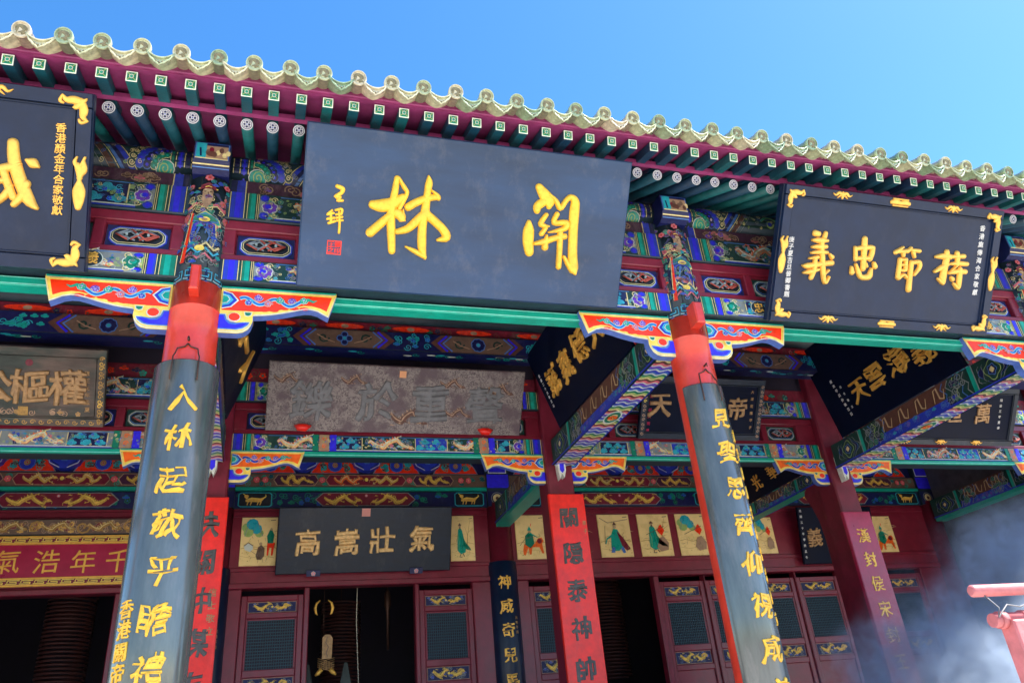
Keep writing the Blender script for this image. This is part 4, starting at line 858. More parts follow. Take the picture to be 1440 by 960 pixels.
# ------------------------------------------------------------ inner wall with doors
def lotus_row(x0, x1, rg, parent):
    P = Paint(); P.rect(x0, 5.80, x1, 6.09, 'navy', 0); n = max(2, round((x1 - x0) / 1.05)); st_ = (x1 - x0) / n
    for i in range(n):
        u = x0 + (i + .5) * st_; h = .26; b = 5.81; w_ = st_ * .33
        for q, c in ((0, 'grey'), (.014, 'sky'), (.022, 'red')):
            P.poly([(u - w_ - .06 + q, b + q * .4), (u - w_ + .0 + q, b + h * .45), (u - w_ * .75 + q, b + h * .85 - q), (u - w_ * .4, b + h - q), (u + w_ * .4, b + h - q), (u + w_ * .75 - q, b + h * .85 - q), (u + w_ - q, b + h * .45), (u + w_ + .06 - q, b + q * .4)], c, 1 + int(q * 200))
        P.filler(u - w_ * .85, b + .02, u - w_ * .25, b + h * .8, ['turq', 'maroon'], 'teal', .06, 6, 7, rg); P.filler(u + w_ * .25, b + .02, u + w_ * .85, b + h * .8, ['turq', 'maroon'], 'teal', .06, 6, 7, rg)
        P.ell(u, b + h * .5, .12, .11, 'navy', 12, 14); P.flower(u, b + h * .5, .115, 10, 'blue', 'sky', 'ochre', 13); P.ell(u, b + h * .5, .045, .045, 'ochre', 17, 10); P.flower(u, b + h * .5, .035, 6, 'tan', 'brown', 'red', 18)
    P.build('lotus_painting', front(6.80), parent)
    for i in range(n + 1):   # carved brackets between the lotus boards
        u = x0 + i * st_
        if u < x0 + .2 or u > x1 - .2: continue
        mb = MB(); mb.prism([(u - .05, 5.82), (u - .2, 5.9), (u - .23, 6.0), (u - .12, 6.0), (u - .12, 6.09), (u + .12, 6.09), (u + .12, 6.0), (u + .23, 6.0), (u + .2, 5.9), (u + .05, 5.82)], 0, .14, lambda a, b, h: Vector((a, 6.80 - h, b)), K['blue'])
        bk = mb.build('bracket', 'paint', parent, fix=True)
        P = Paint()
        for s in (-1, 1): P.line([(u + s * .05, 5.83), (u + s * .19, 5.905), (u + s * .22, 5.99), (u + s * .125, 5.99)], .012, 'white', 1); P.line([(u + s * .06, 5.86), (u + s * .16, 5.92), (u + s * .18, 5.98)], .012, 'navy', 1)
        P.rect(u - .04, 5.93, u + .04, 6.085, 'sky', 1); P.rect(u - .028, 5.95, u + .028, 6.08, 'cobalt', 2)
        P.build('bracket_painting', front(6.66), parent)

def gold_plate(x0, x1, z0, z1, y, parent):
    P = Paint(); P.rect(x0, z0, x1, z1, 'tan', 0); P.rect(x0 + .006, z0 + .006, x1 - .006, z1 - .006, 'navy', 1); h = z1 - z0; m = (z0 + z1) / 2; u = (x0 + x1) / 2
    P.filler(x0 + .02, z0, x1 - .02, z1, ['navy', 'blue'], 'grey', h * .2, 26, 2)
    P.dragon(x0 + .07, u - .05, m, h * .85, 'gold', 'yellow', 7, 1.0); P.spiral(x1 - (x1 - x0) * .22, m, h * .32, h * .16, 'gold', 7, 1.1); P.dragon(x1 - .07, u + .05, m, h * .7, 'gold', 'yellow', 8, .8); P.ell(u, m, h * .1, h * .1, 'yellow', 12, 9)
    P.build('gilt_plate', front(y), parent, 'oldpaint')

def door_leaf(x0, x1, rg, ztop=3.97):
    """frame, gilt dragon plate, lattice screen, lower plate, bottom panel"""
    y = 6.83; mb = MB(); s = .085; q = .0
    mb.bbox(x0, x0 + s, y, y + .07, .1, ztop, .01); mb.bbox(x1 - s, x1, y, y + .07, .1, ztop, .01)
    rails = [(ztop - .08, ztop), (ztop - .32, ztop - .24), (2.87, 2.97), (2.58, 2.67), (1.0, 1.1), (.1, .25)]
    for a, b in rails: mb.bbox(x0 + s, x1 - s, y + .003, y + .07, a, b, .01)
    d = mb.build('door_leaf', 'frame', T)
    MB().box(x0 + s, x1 - s, y + .035, y + .055, .25, ztop - .04).build('door_panel', 'frame', d)
    for a, b in ((x0 + s + .0, 0), ): pass
    mb = MB()
    for a, b in ((2.97, ztop - .32),):
        mb.bbox(x0 + s + .002, x0 + s + .03, y + .012, y + .035, a, b, .006); mb.bbox(x1 - s - .03, x1 - s - .002, y + .012, y + .035, a, b, .006); mb.bbox(x0 + s + .03, x1 - s - .03, y + .014, y + .035, b - .03, b - .002, .006)
    mb.build('door_moulding', 'frame', d)
    mb = MB().box(x0 + s + .03, x1 - s - .03, y + .030, y + .034, 2.97, ztop - .35); mb.build('lattice_screen', 'inside', d)
    mb = MB(); n = int((x1 - x0 - 2 * s - .06) / .032)
    for i in range(n + 1): u = x0 + s + .03 + (x1 - x0 - 2 * s - .06) * i / n; mb.box(u - .004, u + .004, y + .018, y + .029, 2.97, ztop - .35)
    nz = int((ztop - .35 - 2.97) / .04)
    for j in range(nz + 1): v = 2.97 + (ztop - .35 - 2.97) * j / nz; mb.box(x0 + s + .03, x1 - s - .03, y + .014, y + .024, v - .004, v + .004)
    o = mb.build('screen_bars', 'screen', d); o['kind'] = 'stuff'
    gold_plate(x0 + s + .02, x1 - s - .02, ztop - .235, ztop - .09, y + .03, d)
    gold_plate(x0 + s + .02, x1 - s - .02, 2.68, 2.86, y + .03, d)

def inner_bay(i, leaves, opens, header=True):
    x0, x1 = BAYS[i][0] + .2, BAYS[i][1] - .2; rg = random.Random(700 + i)
    wl = MB(); wl.box(x0, x1, 6.80, 6.98, 4.06, 5.24); w_ = wl.build('door_header_wall', 'frame', T)
    MB().bbox(x0, x1, 6.77, 6.80, 4.06, 4.14, .01).build('lintel', 'frame', w_); MB().bbox(x0, x1, 6.77, 6.80, 4.30, 4.36, .01).build('picture_rail', 'frame', w_); MB().bbox(x0, x1, 6.77, 6.80, 5.12, 5.2, .01).build('picture_rail', 'frame', w_)
    bm = MB().bbox(x0, x1, 6.76, 6.98, 5.242, 5.50, .01).build('panel_beam', 'dark', T)
    P = Paint(); P.rect(x0, 5.25, x1, 5.49, 'navy', 0); P.filler(x0, 5.25, x1, 5.49, ['blue', 'dkgreen', 'green'], 'green', .06, 60, 1, rg)
    L = x1 - x0; a, b = x0 + L * .3, x1 - L * .3
    for s, x in ((1, x0), (-1, x1)):   # beast medallion at each end
        A = lambda t: x + s * t; lo, hi = min(A(.05), A(.55)), max(A(.05), A(.55))
        P.poly([(lo, 5.28), (lo + .04, 5.255), (hi - .04, 5.255), (hi, 5.28), (hi, 5.455), (hi - .04, 5.485), (lo + .04, 5.485), (lo, 5.455)], 'turq', 8); P.poly([(lo + .015, 5.285), (lo + .045, 5.268), (hi - .045, 5.268), (hi - .015, 5.285), (hi - .015, 5.45), (hi - .045, 5.472), (lo + .045, 5.472), (lo + .015, 5.45)], 'black', 9)
        m = (lo + hi) / 2
        P.line([(m - .14, 5.35), (m - .05, 5.37), (m + .08, 5.36), (m + .12, 5.39)], [.03, .07, .06, .03], 'gold', 11); P.ell(m - .13, 5.42, .035, .028, 'gold', 11, 9); P.line([(m - .12, 5.38), (m - .13, 5.42)], .03, 'gold', 11); P.line([(m - .15, 5.44), (m - .18, 5.46)], .012, 'yellow', 12)
        for q in (-.1, -.05, .05, .09): P.line([(m + q, 5.34), (m + q - .015, 5.285)], [.02, .012], 'gold', 11)
        P.line([(m + .12, 5.39), (m + .16, 5.42), (m + .15, 5.45)], [.02, .014, .005], 'yellow', 12); P.line([(m - .1, 5.385), (m + .06, 5.385)], .01, 'yellow', 12)
    P.poly([(a, 5.37), (a + .12, 5.265), (b - .12, 5.265), (b, 5.37), (b - .12, 5.48), (a + .12, 5.48)], 'grey', 8); P.poly([(a + .02, 5.37), (a + .13, 5.275), (b - .13, 5.275), (b - .02, 5.37), (b - .13, 5.47), (a + .13, 5.47)], 'maroon', 9)
    m = (a + b) / 2; P.dragon(a + .12, m - .12, 5.36, .19, 'gold', 'yellow', 11, 1.8); P.dragon(b - .12, m + .12, 5.36, .19, 'gold', 'yellow', 11, 1.8); P.ell(m, 5.43, .025, .025, 'pink', 12, 9); P.ell(m, 5.43, .012, .012, 'white', 13, 7)
    P.build('beam_painting', front(6.76), bm)
    MB().bbox(x0, x1, 6.70, 6.755, 5.505, 5.56, .006).build('teal_sill', 'teal', T); MB().box(x0, x1, 6.757, 6.97, 5.503, 5.565).build('beam_plank', 'dark', T)
    bm = MB().bbox(x0, x1, 6.75, 6.98, 5.567, 5.79, .008).build('dragon_beam', 'dark', T)
    P = Paint(); P.rect(x0, 5.575, x1, 5.782, 'sepia', 0); P.filler(x0, 5.575, x1, 5.782, ['maroon', 'green', 'navy'], 'teal', .05, 50, 1, rg)
    segs = [(x0 + .55, m - .75), (m - .65, m + .65), (m + .75, x1 - .55)]
    for k, (p, q) in enumerate(segs):
        P.poly([(p, 5.68), (p + .06, 5.59), (q - .06, 5.59), (q, 5.68), (q - .06, 5.77), (p + .06, 5.77)], 'tan', 8); P.poly([(p + .015, 5.68), (p + .07, 5.6), (q - .07, 5.6), (q - .015, 5.68), (q - .07, 5.76), (p + .07, 5.76)], 'maroon' if k == 1 else 'plum', 9)
        c = (p + q) / 2
        if k == 1: P.dragon(p + .12, c - .1, 5.68, .17, 'orange' if i == 1 else 'gold', 'cream', 11, 2.2); P.dragon(q - .12, c + .1, 5.68, .17, 'gold', 'cream', 11, 2.2); P.ell(c, 5.69, .03, .03, 'yellow', 12, 9)
        else: P.dragon(p + .1, q - .15, 5.68, .17, 'gold', 'yellow', 11, 2.6)
    for u in (x0 + .3, x0 + .43, m - .7, m + .7, x1 - .43, x1 - .3): P.flower(u, 5.68, .05, 6, 'pink', 'red', 'cream', 14)
    P.build('beam_painting', front(6.75), bm)
    fr = MB().box(x0, x1, 6.80, 6.98, 5.792, 6.10).build('lotus_board', 'dark', T); lotus_row(x0, x1, rg, fr)
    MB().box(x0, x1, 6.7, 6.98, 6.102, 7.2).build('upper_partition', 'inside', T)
    for a_, b_ in leaves: door_leaf(a_, b_, rg)
    ed = sorted([x0] + [v for p in leaves + opens for v in p] + [x1])
    for k in range(0, len(ed), 2):   # door jambs
        if ed[k + 1] - ed[k] > .012: MB().bbox(ed[k] + .001, ed[k + 1] - .001, 6.79, 6.95, 0, 4.058, .012).build('door_jamb', 'frame', T)
inner_bay(0, [(-4.0, -3.15), (-1.15, -.45)], [(-3.05, -1.28)])
inner_bay(1, [(.41, 1.30), (3.03, 3.88)], [(1.38, 2.96)])
inner_bay(2, [(4.82, 5.68), (7.14, 8.0), (8.02, 8.6)], [(5.78, 7.04)])
inner_bay(3, [(9.05, 9.82), (9.85, 10.75), (10.8, 11.7), (11.75, 12.6)], [])
for i, x in enumerate((XD, XA, XB, XC, XE)):
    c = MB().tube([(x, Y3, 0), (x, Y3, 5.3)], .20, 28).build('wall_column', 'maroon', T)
    bm = MB().box(x - .2, x + .2, 6.70, 6.98, 5.24, 6.1).build('beam_joint', 'dark', T)
    P = Paint(); P.rect(x - .19, 5.25, x + .19, 5.49, 'navy', 0); P.ring(x - .03, 5.37, .1, .1, .012, 'grey', 2, 16); P.ell(x - .03, 5.37, .075, .075, 'cream', 3, 14); P.ell(x - .03, 5.37, .03, .03, 'brown', 4, 10)
    P.rect(x - .19, 5.55, x + .19, 5.78, 'cobalt', 0); P.rect(x - .16, 5.8, x + .16, 6.05, 'white', 0); P.rect(x - .145, 5.815, x + .145, 6.05, 'cobalt', 1); P.build('joint_painting', front(6.70), bm)
# walls that close the hall
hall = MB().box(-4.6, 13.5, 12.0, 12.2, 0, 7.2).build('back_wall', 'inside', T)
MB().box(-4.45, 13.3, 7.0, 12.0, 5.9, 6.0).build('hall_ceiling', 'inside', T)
for x0, x1 in ((XD - .35, XD - .12), (XE + .12, XE + .35)):
    gw = MB().box(x0, x1, 4.0, 12.2, 0, 7.4).build('gable_wall', 'brick', T)
    bl = bpy.data.meshes.new('brick'); 
    bb = MB().bbox(-.145, .145, -.012, .05, 0, .068, .006); b0 = bb.build('brick', 'brick', gw)
    xf = x1 if x0 < 0 else x0; sg = 1 if x0 < 0 else -1
    k = 0; b0.rotation_euler = (0, 0, sg * pi / 2)
    for r in range(11):
        for c in range(12):
            y = 4.25 + c * .31 + (.155 if r % 2 else 0); z = 3.2 + r * .078
            o = b0 if k == 0 else b0.copy()
            if k: COL.objects.link(o)
            # local -y faces the porch
            o.location = Vector((xf, y, z)) - Vector(T.location); o.parent = gw; o.location = (xf, y, z) ; k += 1
            o.location = Vector((xf, y, z))

# ------------------------------------------------------------ name boards
def board(name, label, cat, O, ex, ey, W, H, m, th=.06, frame=None, group=None, bev=.012):
    """a board with its lower left corner at O; returns root and surface function"""
    F = plane(O, ex, ey); c = F(W / 2, 0); r = thing(name, label, cat, tuple(c), group)
    mb = MB(); n = 0
    b = bev; v = [F(0, 0, -b), F(W, 0, -b), F(W, H, -b), F(0, H, -b), F(b, b, 0), F(W - b, b, 0), F(W - b, H - b, 0), F(b, H - b, 0), F(0, 0, -th), F(W, 0, -th), F(W, H, -th), F(0, H, -th)]
    mb.add(v, [(4, 5, 6, 7), (0, 1, 5, 4), (1, 2, 6, 5), (2, 3, 7, 6), (3, 0, 4, 7), (0, 8, 9, 1), (1, 9, 10, 2), (2, 10, 11, 3), (3, 11, 8, 0), (8, 11, 10, 9)])
    mb.build('panel', m, r)
    return r, F
def raised_frame(r, F, W, H, t, m, h=.03, inner=.02):
    mb = MB()
    for a, b, c, d in ((0, 0, W, t), (0, H - t, W, H), (0, t, t, H - t), (W - t, t, W, H - t)):
        v = [F(a, b, .001), F(c, b, .001), F(c, d, .001), F(a, d, .001), F(a + .006, b + .006, h), F(c - .006, b + .006, h), F(c - .006, d - .006, h), F(a + .006, d - .006, h)]
        mb.add(v, [(4, 5, 6, 7), (0, 1, 5, 4), (1, 2, 6, 5), (2, 3, 7, 6), (3, 0, 4, 7)])
    fr = mb.build('frame', m, r)
    mb = MB()
    for a, b, c, d in ((t, t, W - t, t + inner), (t, H - t - inner, W - t, H - t), (t, t + inner, t + inner, H - t - inner), (W - t - inner, t + inner, W - t, H - t - inner)):
        v = [F(a + .002, b + .002, .001), F(c - .002, b + .002, .001), F(c - .002, d - .002, .001), F(a + .002, d - .002, .001), F(a + .006, b + .006, .015), F(c - .006, b + .006, .015), F(c - .006, d - .006, .015), F(a + .006, d - .006, .015)]
        mb.add(v, [(4, 5, 6, 7), (0, 1, 5, 4), (1, 2, 6, 5), (2, 3, 7, 6), (3, 0, 4, 7)])
    mb.build('inner_moulding', m, r)
    return fr
def seal(F, u, v, s, r, ch, m='bred'):
    P = Paint(); c = 'red'
    P.line([(u, v), (u + s, v), (u + s, v + s), (u, v + s)], s * .09, c, 2, True)
    P.build('seal_border', F, r)
    for i, c_ in enumerate(ch):
        mb = MB(); put(mb, c_, F, u + s * (.27 + .46 * (i % 2)), v + s * (.73 - .46 * (i // 2)), s * .46, h=.004, bold=.03, rough=.01); mb.build('seal_character', m, r)

# --- the great board in the middle
r, F = board('name_board', 'huge slate blue board above the centre bay with two big gold characters', 'name board', (.757, -.22, 5.07), (1, 0, 0), (0, -.78, 1.085), 2.855, 1.336, 'slate', .07)
F2 = plane((.75, -.22, 5.07), (1, 0, 0), (0, -.78, 1.085))
brush(LIN, F2, 'ygold', r, .03); brush(GUAN, F2, 'ygold', r, .03); brush(WANG[:1], F2, 'ygold', r, .014, 'small_character'); brush(WANG[1:], F2, 'ygold', r, .012, 'small_character')
seal(F2, .235, .285, .108, r, '王鐸之印')

def lift(F, q=.031): return lambda u, v, h=0.: F(u, v, h + q)
def bat(F, u, v, su, sv, s, r, m='gold', k='corner_bat'):
    st_ = [[.155, -.012, .014, .13, .02, .05, .08, .018, .07, .035, .03, .06, .018, .08, .07, .02, .13, .05, -.012, .155, .014], [.155, -.012, .014, .17, .03, .03, .15, .045, .022], [-.012, .155, .014, .03, .17, .03, .045, .15, .022], [.035, .035, .05, .07, .065, .045, .085, .07, .014], [.03, .02, .06, .015, .015, .035, .0, .0, .012]]
    out = []
    for q in st_: out.append([q[i] * (su if i % 3 == 0 else sv if i % 3 == 1 else 1) * s for i in range(len(q))])
    brush(out, lift(F), m, r, .014, k, u, v, fat=.85)
def fbat(F, u, v, s, r):
    st_ = [[0, -.03, .03, 0, .02, .06, 0, .045, .02], [0, .01, .05, .05, .03, .045, .09, .0, .03, .13, .02, .008], [0, .01, .05, -.05, .03, .045, -.09, .0, .03, -.13, .02, .008], [.03, 0, .03, .07, -.03, .01], [-.03, 0, .03, -.07, -.03, .01]]
    brush([[q * s for q in t] for t in st_], lift(F), 'gold', r, .012, 'bat_ornament', u, v, fat=.8)
def book(F, u, v, s, r):
    brush([[(-.12) * s, 0, .05 * s, -.06 * s, .01 * s, .07 * s, 0, 0, .05 * s, .06 * s, .01 * s, .07 * s, .12 * s, 0, .05 * s], [-.1 * s, -.035 * s, .02 * s, .1 * s, -.035 * s, .02 * s], [-.1 * s, .04 * s, .02 * s, .1 * s, .04 * s, .02 * s]], lift(F), 'gold', r, .014, 'scroll_ornament', u, v, fat=.9)
def vase(F, u, v, s, r):
    brush([[0, -.17, .045, 0, -.12, .075, 0, -.05, .09, 0, -.005, .06, 0, .025, .03, 0, .04, .045], [0, .03, .03, 0, .09, .06, -.015, .13, .05], [0, .06, .03, .025, .10, .05, .02, .16, .03], [-.01, .1, .02, -.035, .15, .03, -.02, .19, .012], [.0, .12, .02, .03, .19, .02]], lift(F), 'gold', r, .016, 'vase_ornament', u, v, s, fat=.95)

r, F = board('name_board', 'black framed board with four gold characters and gold bats, above the right bay', 'name board', (5.2, -.22, 5.06), (1, 0, 0), (0, -.78, 1.07), 2.66, 1.325, 'black', .08)
raised_frame(r, F, 2.66, 1.325, .10, 'black', .03)
for s_ in (YI, ZHONG, JIE, CHI): brush(s_, F, 'gold', r, .028)
column_text(F, '庚子夏吉旦晉卿書題', .15, .80, .17, .27, .062, 'white', r, h=.006, bold=.015)
column_text(F, '香港施傳海合家敬獻', 2.43, 1.12, 2.45, .45, .066, 'white', r, h=.006, bold=.015)
bat(F, .045, 1.27, 1, -1, .95, r); bat(F, 2.61, 1.27, -1, -1, .95, r); bat(F, .05, .055, 1, 1, .95, r); bat(F, 2.61, .055, -1, 1, .95, r)
for u, v in ((.64, 1.272), (1.99, 1.272), (.655, .052), (2.05, .05)): fbat(F, u, v, .85, r)
book(F, 1.33, 1.272, .9, r); book(F, 1.36, .05, .8, r)
vase(F, .05, .645, .95, r); vase(F, 2.61, .655, .95, r)

r, F = board('name_board', 'black framed board at the far left with one large gold character in view', 'name board', (-3.46, -.22, 5.06), (1, 0, 0), (0, -.78, 1.07), 2.67, 1.335, 'black', .08)
raised_frame(r, F, 2.67, 1.335, .11, 'black', .03)
brush(WEI, plane((-3.45, -.22, 5.06), (1, 0, 0), (0, -.78, 1.07)), 'gold', r, .032)
for i, c in enumerate('鎮華'): text(F, [(c, .75 + .62 * i, .68, .5)], 'gold', r, h=.025, bold=.03)
column_text(F, '香港顏金年合家敬獻', 2.46, 1.06, 2.46, .45, .075, 'gold', r, h=.007, bold=.02)
bat(F, 2.63, 1.29, -1, -1, 1.05, r); bat(F, 2.62, .045, -1, 1, 1.05, r); bat(F, .045, 1.29, 1, -1, 1, r); bat(F, .045, .045, 1, 1, 1, r)
vase(F, 2.605, .66, 1.05, r); vase(F, .06, .66, 1.05, r)
for u, v in ((2.03, 1.275), (.64, 1.275), (.64, .055), (1.93, .055)): fbat(F, u, v, .9, r)

# --- boards on the second row
def carved_brown():
    m = M['brown']; n = m.node_tree.nodes; L = m.node_tree.links; b = n['Principled BSDF']
    tc = n.new('ShaderNodeTexCoord'); vo = n.new('ShaderNodeTexVoronoi'); vo.feature = 'DISTANCE_TO_EDGE'; vo.inputs['Scale'].default_value = 15
    ns = n.new('ShaderNodeTexNoise'); ns.inputs['Scale'].default_value = 9; ns.inputs['Detail'].default_value = 3; ad = n.new('ShaderNodeMix'); ad.data_type = 'RGBA'; ad.inputs[0].default_value = .35
    L.new(tc.outputs['Object'], ns.inputs['Vector']); L.new(tc.outputs['Object'], ad.inputs[6]); L.new(ns.outputs['Color'], ad.inputs[7]); L.new(ad.outputs[2], vo.inputs['Vector'])
    mr = n.new('ShaderNodeMapRange'); mr.inputs[1].default_value = .02; mr.inputs[2].default_value = .09; L.new(vo.outputs['Distance'], mr.inputs[0])
    mx = n.new('ShaderNodeMix'); mx.data_type = 'RGBA'; L.new(mr.outputs[0], mx.inputs[0]); mx.inputs[6].default_value = (.10, .075, .08, 1); mx.inputs[7].default_value = (.27, .225, .205, 1)
    n3 = n.new('ShaderNodeTexNoise'); n3.inputs['Scale'].default_value = 4; n3.inputs['Detail'].default_value = 5; L.new(tc.outputs['Object'], n3.inputs['Vector']); r3 = n.new('ShaderNodeMapRange'); r3.inputs[1].default_value = .5; r3.inputs[2].default_value = .62
    L.new(n3.outputs[0], r3.inputs[0]); m2 = n.new('ShaderNodeMix'); m2.data_type = 'RGBA'; L.new(r3.outputs[0], m2.inputs[0]); L.new(mx.outputs[2], m2.inputs[6]); m2.inputs[7].default_value = (.13, .09, .10, 1)
    L.new(m2.outputs[2], b.inputs['Base Color']); bp = n.new('ShaderNodeBump'); bp.inputs['Strength'].default_value = .4; bp.inputs['Distance'].default_value = .006; L.new(mr.outputs[0], bp.inputs['Height']); L.new(bp.outputs[0], b.inputs['Normal'])
carved_brown()
r, F = board('carved_board', 'worn brown carved board with four large grey characters behind the centre bay', 'name board', (.58, 3.6, 5.29), (1, 0, 0), (0, -.5, .69), 3.25, .86, 'brown', .05)
text(F, [('鑠', .53, .39, .52), ('於', 1.33, .395, .52), ('重', 2.01, .395, .52), ('聲', 2.74, .385, .52)], 'grey', r, h=.018, bold=.03, rough=.02)
MB().prism([(1.585, .72), (1.67, .72), (1.67, .805), (1.585, .805)], .001, .01, F).build('paper_seal', mat('orange_seal', (.85, .38, .16), .5), r)
P = Paint()
for (u, v, a, s) in ((2.35, .28, .32, .1), (1.7, .2, .42, .16), (.2, .65, .3, .1), (2.9, .6, .3, .12), (1.0, .66, .3, .1), (2.25, .66, .3, .1)): P.dragon(u - a / 2, u + a / 2, v, s * 1.4, 'brown', 'tan', 1, 1.6, 'sepia')
o = P.build('carved_dragons', F, r, 'oldpaint'); o['kind'] = 'stuff'
for x in (1.02, 3.33):
    t2 = MB(); t2.tube([(x - .1, 3.50, 5.33), (x - .05, 3.46, 5.29), (x + .03, 3.46, 5.285), (x + .1, 3.49, 5.32)], [.006, .045, .05, .01], 8); t2.build('red_fish_rest', 'bred', r)

r, F = board('name_board', 'weathered green black board with faded gilt frame on the left of the porch', 'name board', (-3.3, 3.6, 5.29), (1, 0, 0), (0, -.5, .69), 2.1, .90, 'grime', .05)
fr = raised_frame(r, F, 2.1, .90, .10, 'grime', .02)
text(F, [('權', 1.72, .45, .42), ('樞', 1.33, .44, .42), ('公', .97, .44, .38), ('秉', .55, .44, .4)], 'oldgold', r, h=.02, bold=.03, rough=.025)
rg = random.Random(5); P = Paint()
for k in range(26): P.ell(rg.choice((2.05, 2.05, .05, rg.uniform(0, 2.1))), rg.choice((.05, rg.uniform(.0, .9))) , .02 + .03 * rg.random(), .02, 'ochre', 9 + k % 3, 7)
for k in range(14): u = 2.05; v = .08 + k * .055; P.spiral(u, v, .03, .012, 'gold' if k in (11, 12, 3, 4) else 'ochre', 14, 1.2, 1 if k % 2 else -1)
for k in range(24): u = .1 + k * .085; P.spiral(u, .05, .03, .011, 'ochre', 14, 1.2, 1 if k % 2 else -1)
P.filler(.2, .11, 1.9, .2, ['ochre', 'tan'], 'tan', .04, 22, 1, rg)
P.rect(1.22, .12, 1.32, .22, 'ochre', 4); P.ell(1.31, .72, .04, .04, 'maroon', 2, 10)
o = P.build('gilt_carving', F, r, 'oldpaint'); o['kind'] = 'stuff'
column_text(F, '雍正元年孟夏', 1.9, .62, 1.92, .2, .06, 'oldgold', r, h=.005)

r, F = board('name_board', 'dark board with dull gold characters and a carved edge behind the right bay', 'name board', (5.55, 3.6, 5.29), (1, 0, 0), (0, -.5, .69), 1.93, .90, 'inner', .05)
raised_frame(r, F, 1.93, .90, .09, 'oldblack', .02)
text(F, [('天', .29, .49, .36), ('下', .9, .48, .34), ('帝', 1.52, .47, .34)], 'oldgold', r, h=.018, bold=.03)
column_text(F, '大清乾隆甲子', 1.74, .72, 1.77, .2, .05, 'oldgold', r, h=.004); column_text(F, '千里單騎人間義', .15, .7, .14, .12, .05, 'crimson', r, h=.004)
P = Paint()
for k in range(12): P.spiral(.045, .08 + k * .065, .026, .01, 'tan' if k != 7 else 'yellow', 14, 1.2, 1 if k % 2 else -1); P.spiral(1.885, .08 + k * .065, .026, .01, 'tan', 14, 1.2, 1 if k % 2 else -1)
P.spiral(1.0, .05, .04, .016, 'gold', 14, 1.3); P.spiral(.93, .05, .04, .016, 'gold', 14, 1.3, -1); o = P.build('gilt_carving', F, r, 'oldpaint'); o['kind'] = 'stuff'

# --- boards leaning over the cross beams
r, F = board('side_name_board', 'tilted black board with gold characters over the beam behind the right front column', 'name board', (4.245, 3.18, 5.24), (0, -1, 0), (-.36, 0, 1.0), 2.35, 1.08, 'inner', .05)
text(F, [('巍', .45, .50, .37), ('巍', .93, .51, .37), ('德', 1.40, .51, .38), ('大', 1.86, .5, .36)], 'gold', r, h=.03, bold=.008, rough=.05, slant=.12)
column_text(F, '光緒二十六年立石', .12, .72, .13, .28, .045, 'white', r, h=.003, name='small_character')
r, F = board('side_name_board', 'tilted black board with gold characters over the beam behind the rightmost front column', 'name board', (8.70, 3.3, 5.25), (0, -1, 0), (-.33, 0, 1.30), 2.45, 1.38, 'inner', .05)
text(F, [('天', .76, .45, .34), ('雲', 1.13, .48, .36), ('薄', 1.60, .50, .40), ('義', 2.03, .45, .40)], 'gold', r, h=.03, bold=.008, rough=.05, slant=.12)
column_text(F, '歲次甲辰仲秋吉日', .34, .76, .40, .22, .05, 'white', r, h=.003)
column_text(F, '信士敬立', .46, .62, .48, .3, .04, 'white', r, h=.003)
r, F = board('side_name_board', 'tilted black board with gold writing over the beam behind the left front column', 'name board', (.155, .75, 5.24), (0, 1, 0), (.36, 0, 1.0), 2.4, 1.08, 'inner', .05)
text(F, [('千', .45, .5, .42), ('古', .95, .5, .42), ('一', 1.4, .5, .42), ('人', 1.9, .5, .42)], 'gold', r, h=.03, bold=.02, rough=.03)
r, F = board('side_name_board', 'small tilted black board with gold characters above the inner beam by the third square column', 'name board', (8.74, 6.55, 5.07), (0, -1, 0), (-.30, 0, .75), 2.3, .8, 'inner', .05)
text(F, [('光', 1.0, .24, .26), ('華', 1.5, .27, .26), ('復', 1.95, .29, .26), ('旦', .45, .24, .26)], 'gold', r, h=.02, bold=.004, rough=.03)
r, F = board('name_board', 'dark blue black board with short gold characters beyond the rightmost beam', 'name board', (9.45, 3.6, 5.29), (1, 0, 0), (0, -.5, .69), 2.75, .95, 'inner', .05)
raised_frame(r, F, 2.75, .95, .09, 'oldblack', .02)
text(F, [('亦', 1.0, .45, .30), ('世', 1.52, .50, .34), ('萬', 2.08, .52, .34)], 'oldgold', r, h=.02, bold=.02)
column_text(F, '同治三年重修', 2.42, .75, 2.44, .3, .05, 'white', r, h=.004)
for u in (.6, 1.3, 2.0): fbat(F, u, .05, .9, r)

# --- inner boards
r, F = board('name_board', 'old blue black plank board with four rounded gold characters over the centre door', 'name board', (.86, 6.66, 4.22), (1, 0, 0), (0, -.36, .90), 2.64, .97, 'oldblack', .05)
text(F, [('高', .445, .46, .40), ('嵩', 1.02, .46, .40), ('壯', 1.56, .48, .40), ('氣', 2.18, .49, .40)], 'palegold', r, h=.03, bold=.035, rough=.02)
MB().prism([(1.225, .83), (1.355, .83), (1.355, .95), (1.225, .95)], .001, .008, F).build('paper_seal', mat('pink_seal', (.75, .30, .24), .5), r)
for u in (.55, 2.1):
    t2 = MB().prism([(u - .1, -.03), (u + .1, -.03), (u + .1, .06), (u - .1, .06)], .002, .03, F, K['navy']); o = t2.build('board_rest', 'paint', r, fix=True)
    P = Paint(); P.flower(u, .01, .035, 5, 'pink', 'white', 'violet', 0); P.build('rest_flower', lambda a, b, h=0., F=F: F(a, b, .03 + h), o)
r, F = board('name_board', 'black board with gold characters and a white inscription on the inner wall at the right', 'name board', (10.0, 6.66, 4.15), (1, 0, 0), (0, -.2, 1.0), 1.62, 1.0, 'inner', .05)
text(F, [('義', .14 + .14, .46, .34), ('炳', .80, .46, .34), ('扶', 1.3, .46, .34)], 'oldgold', r, h=.02, bold=.02)
column_text(F, '光緒三十年甲辰孟冬', .055, .93, .06, .12, .05, 'white', r, h=.003)
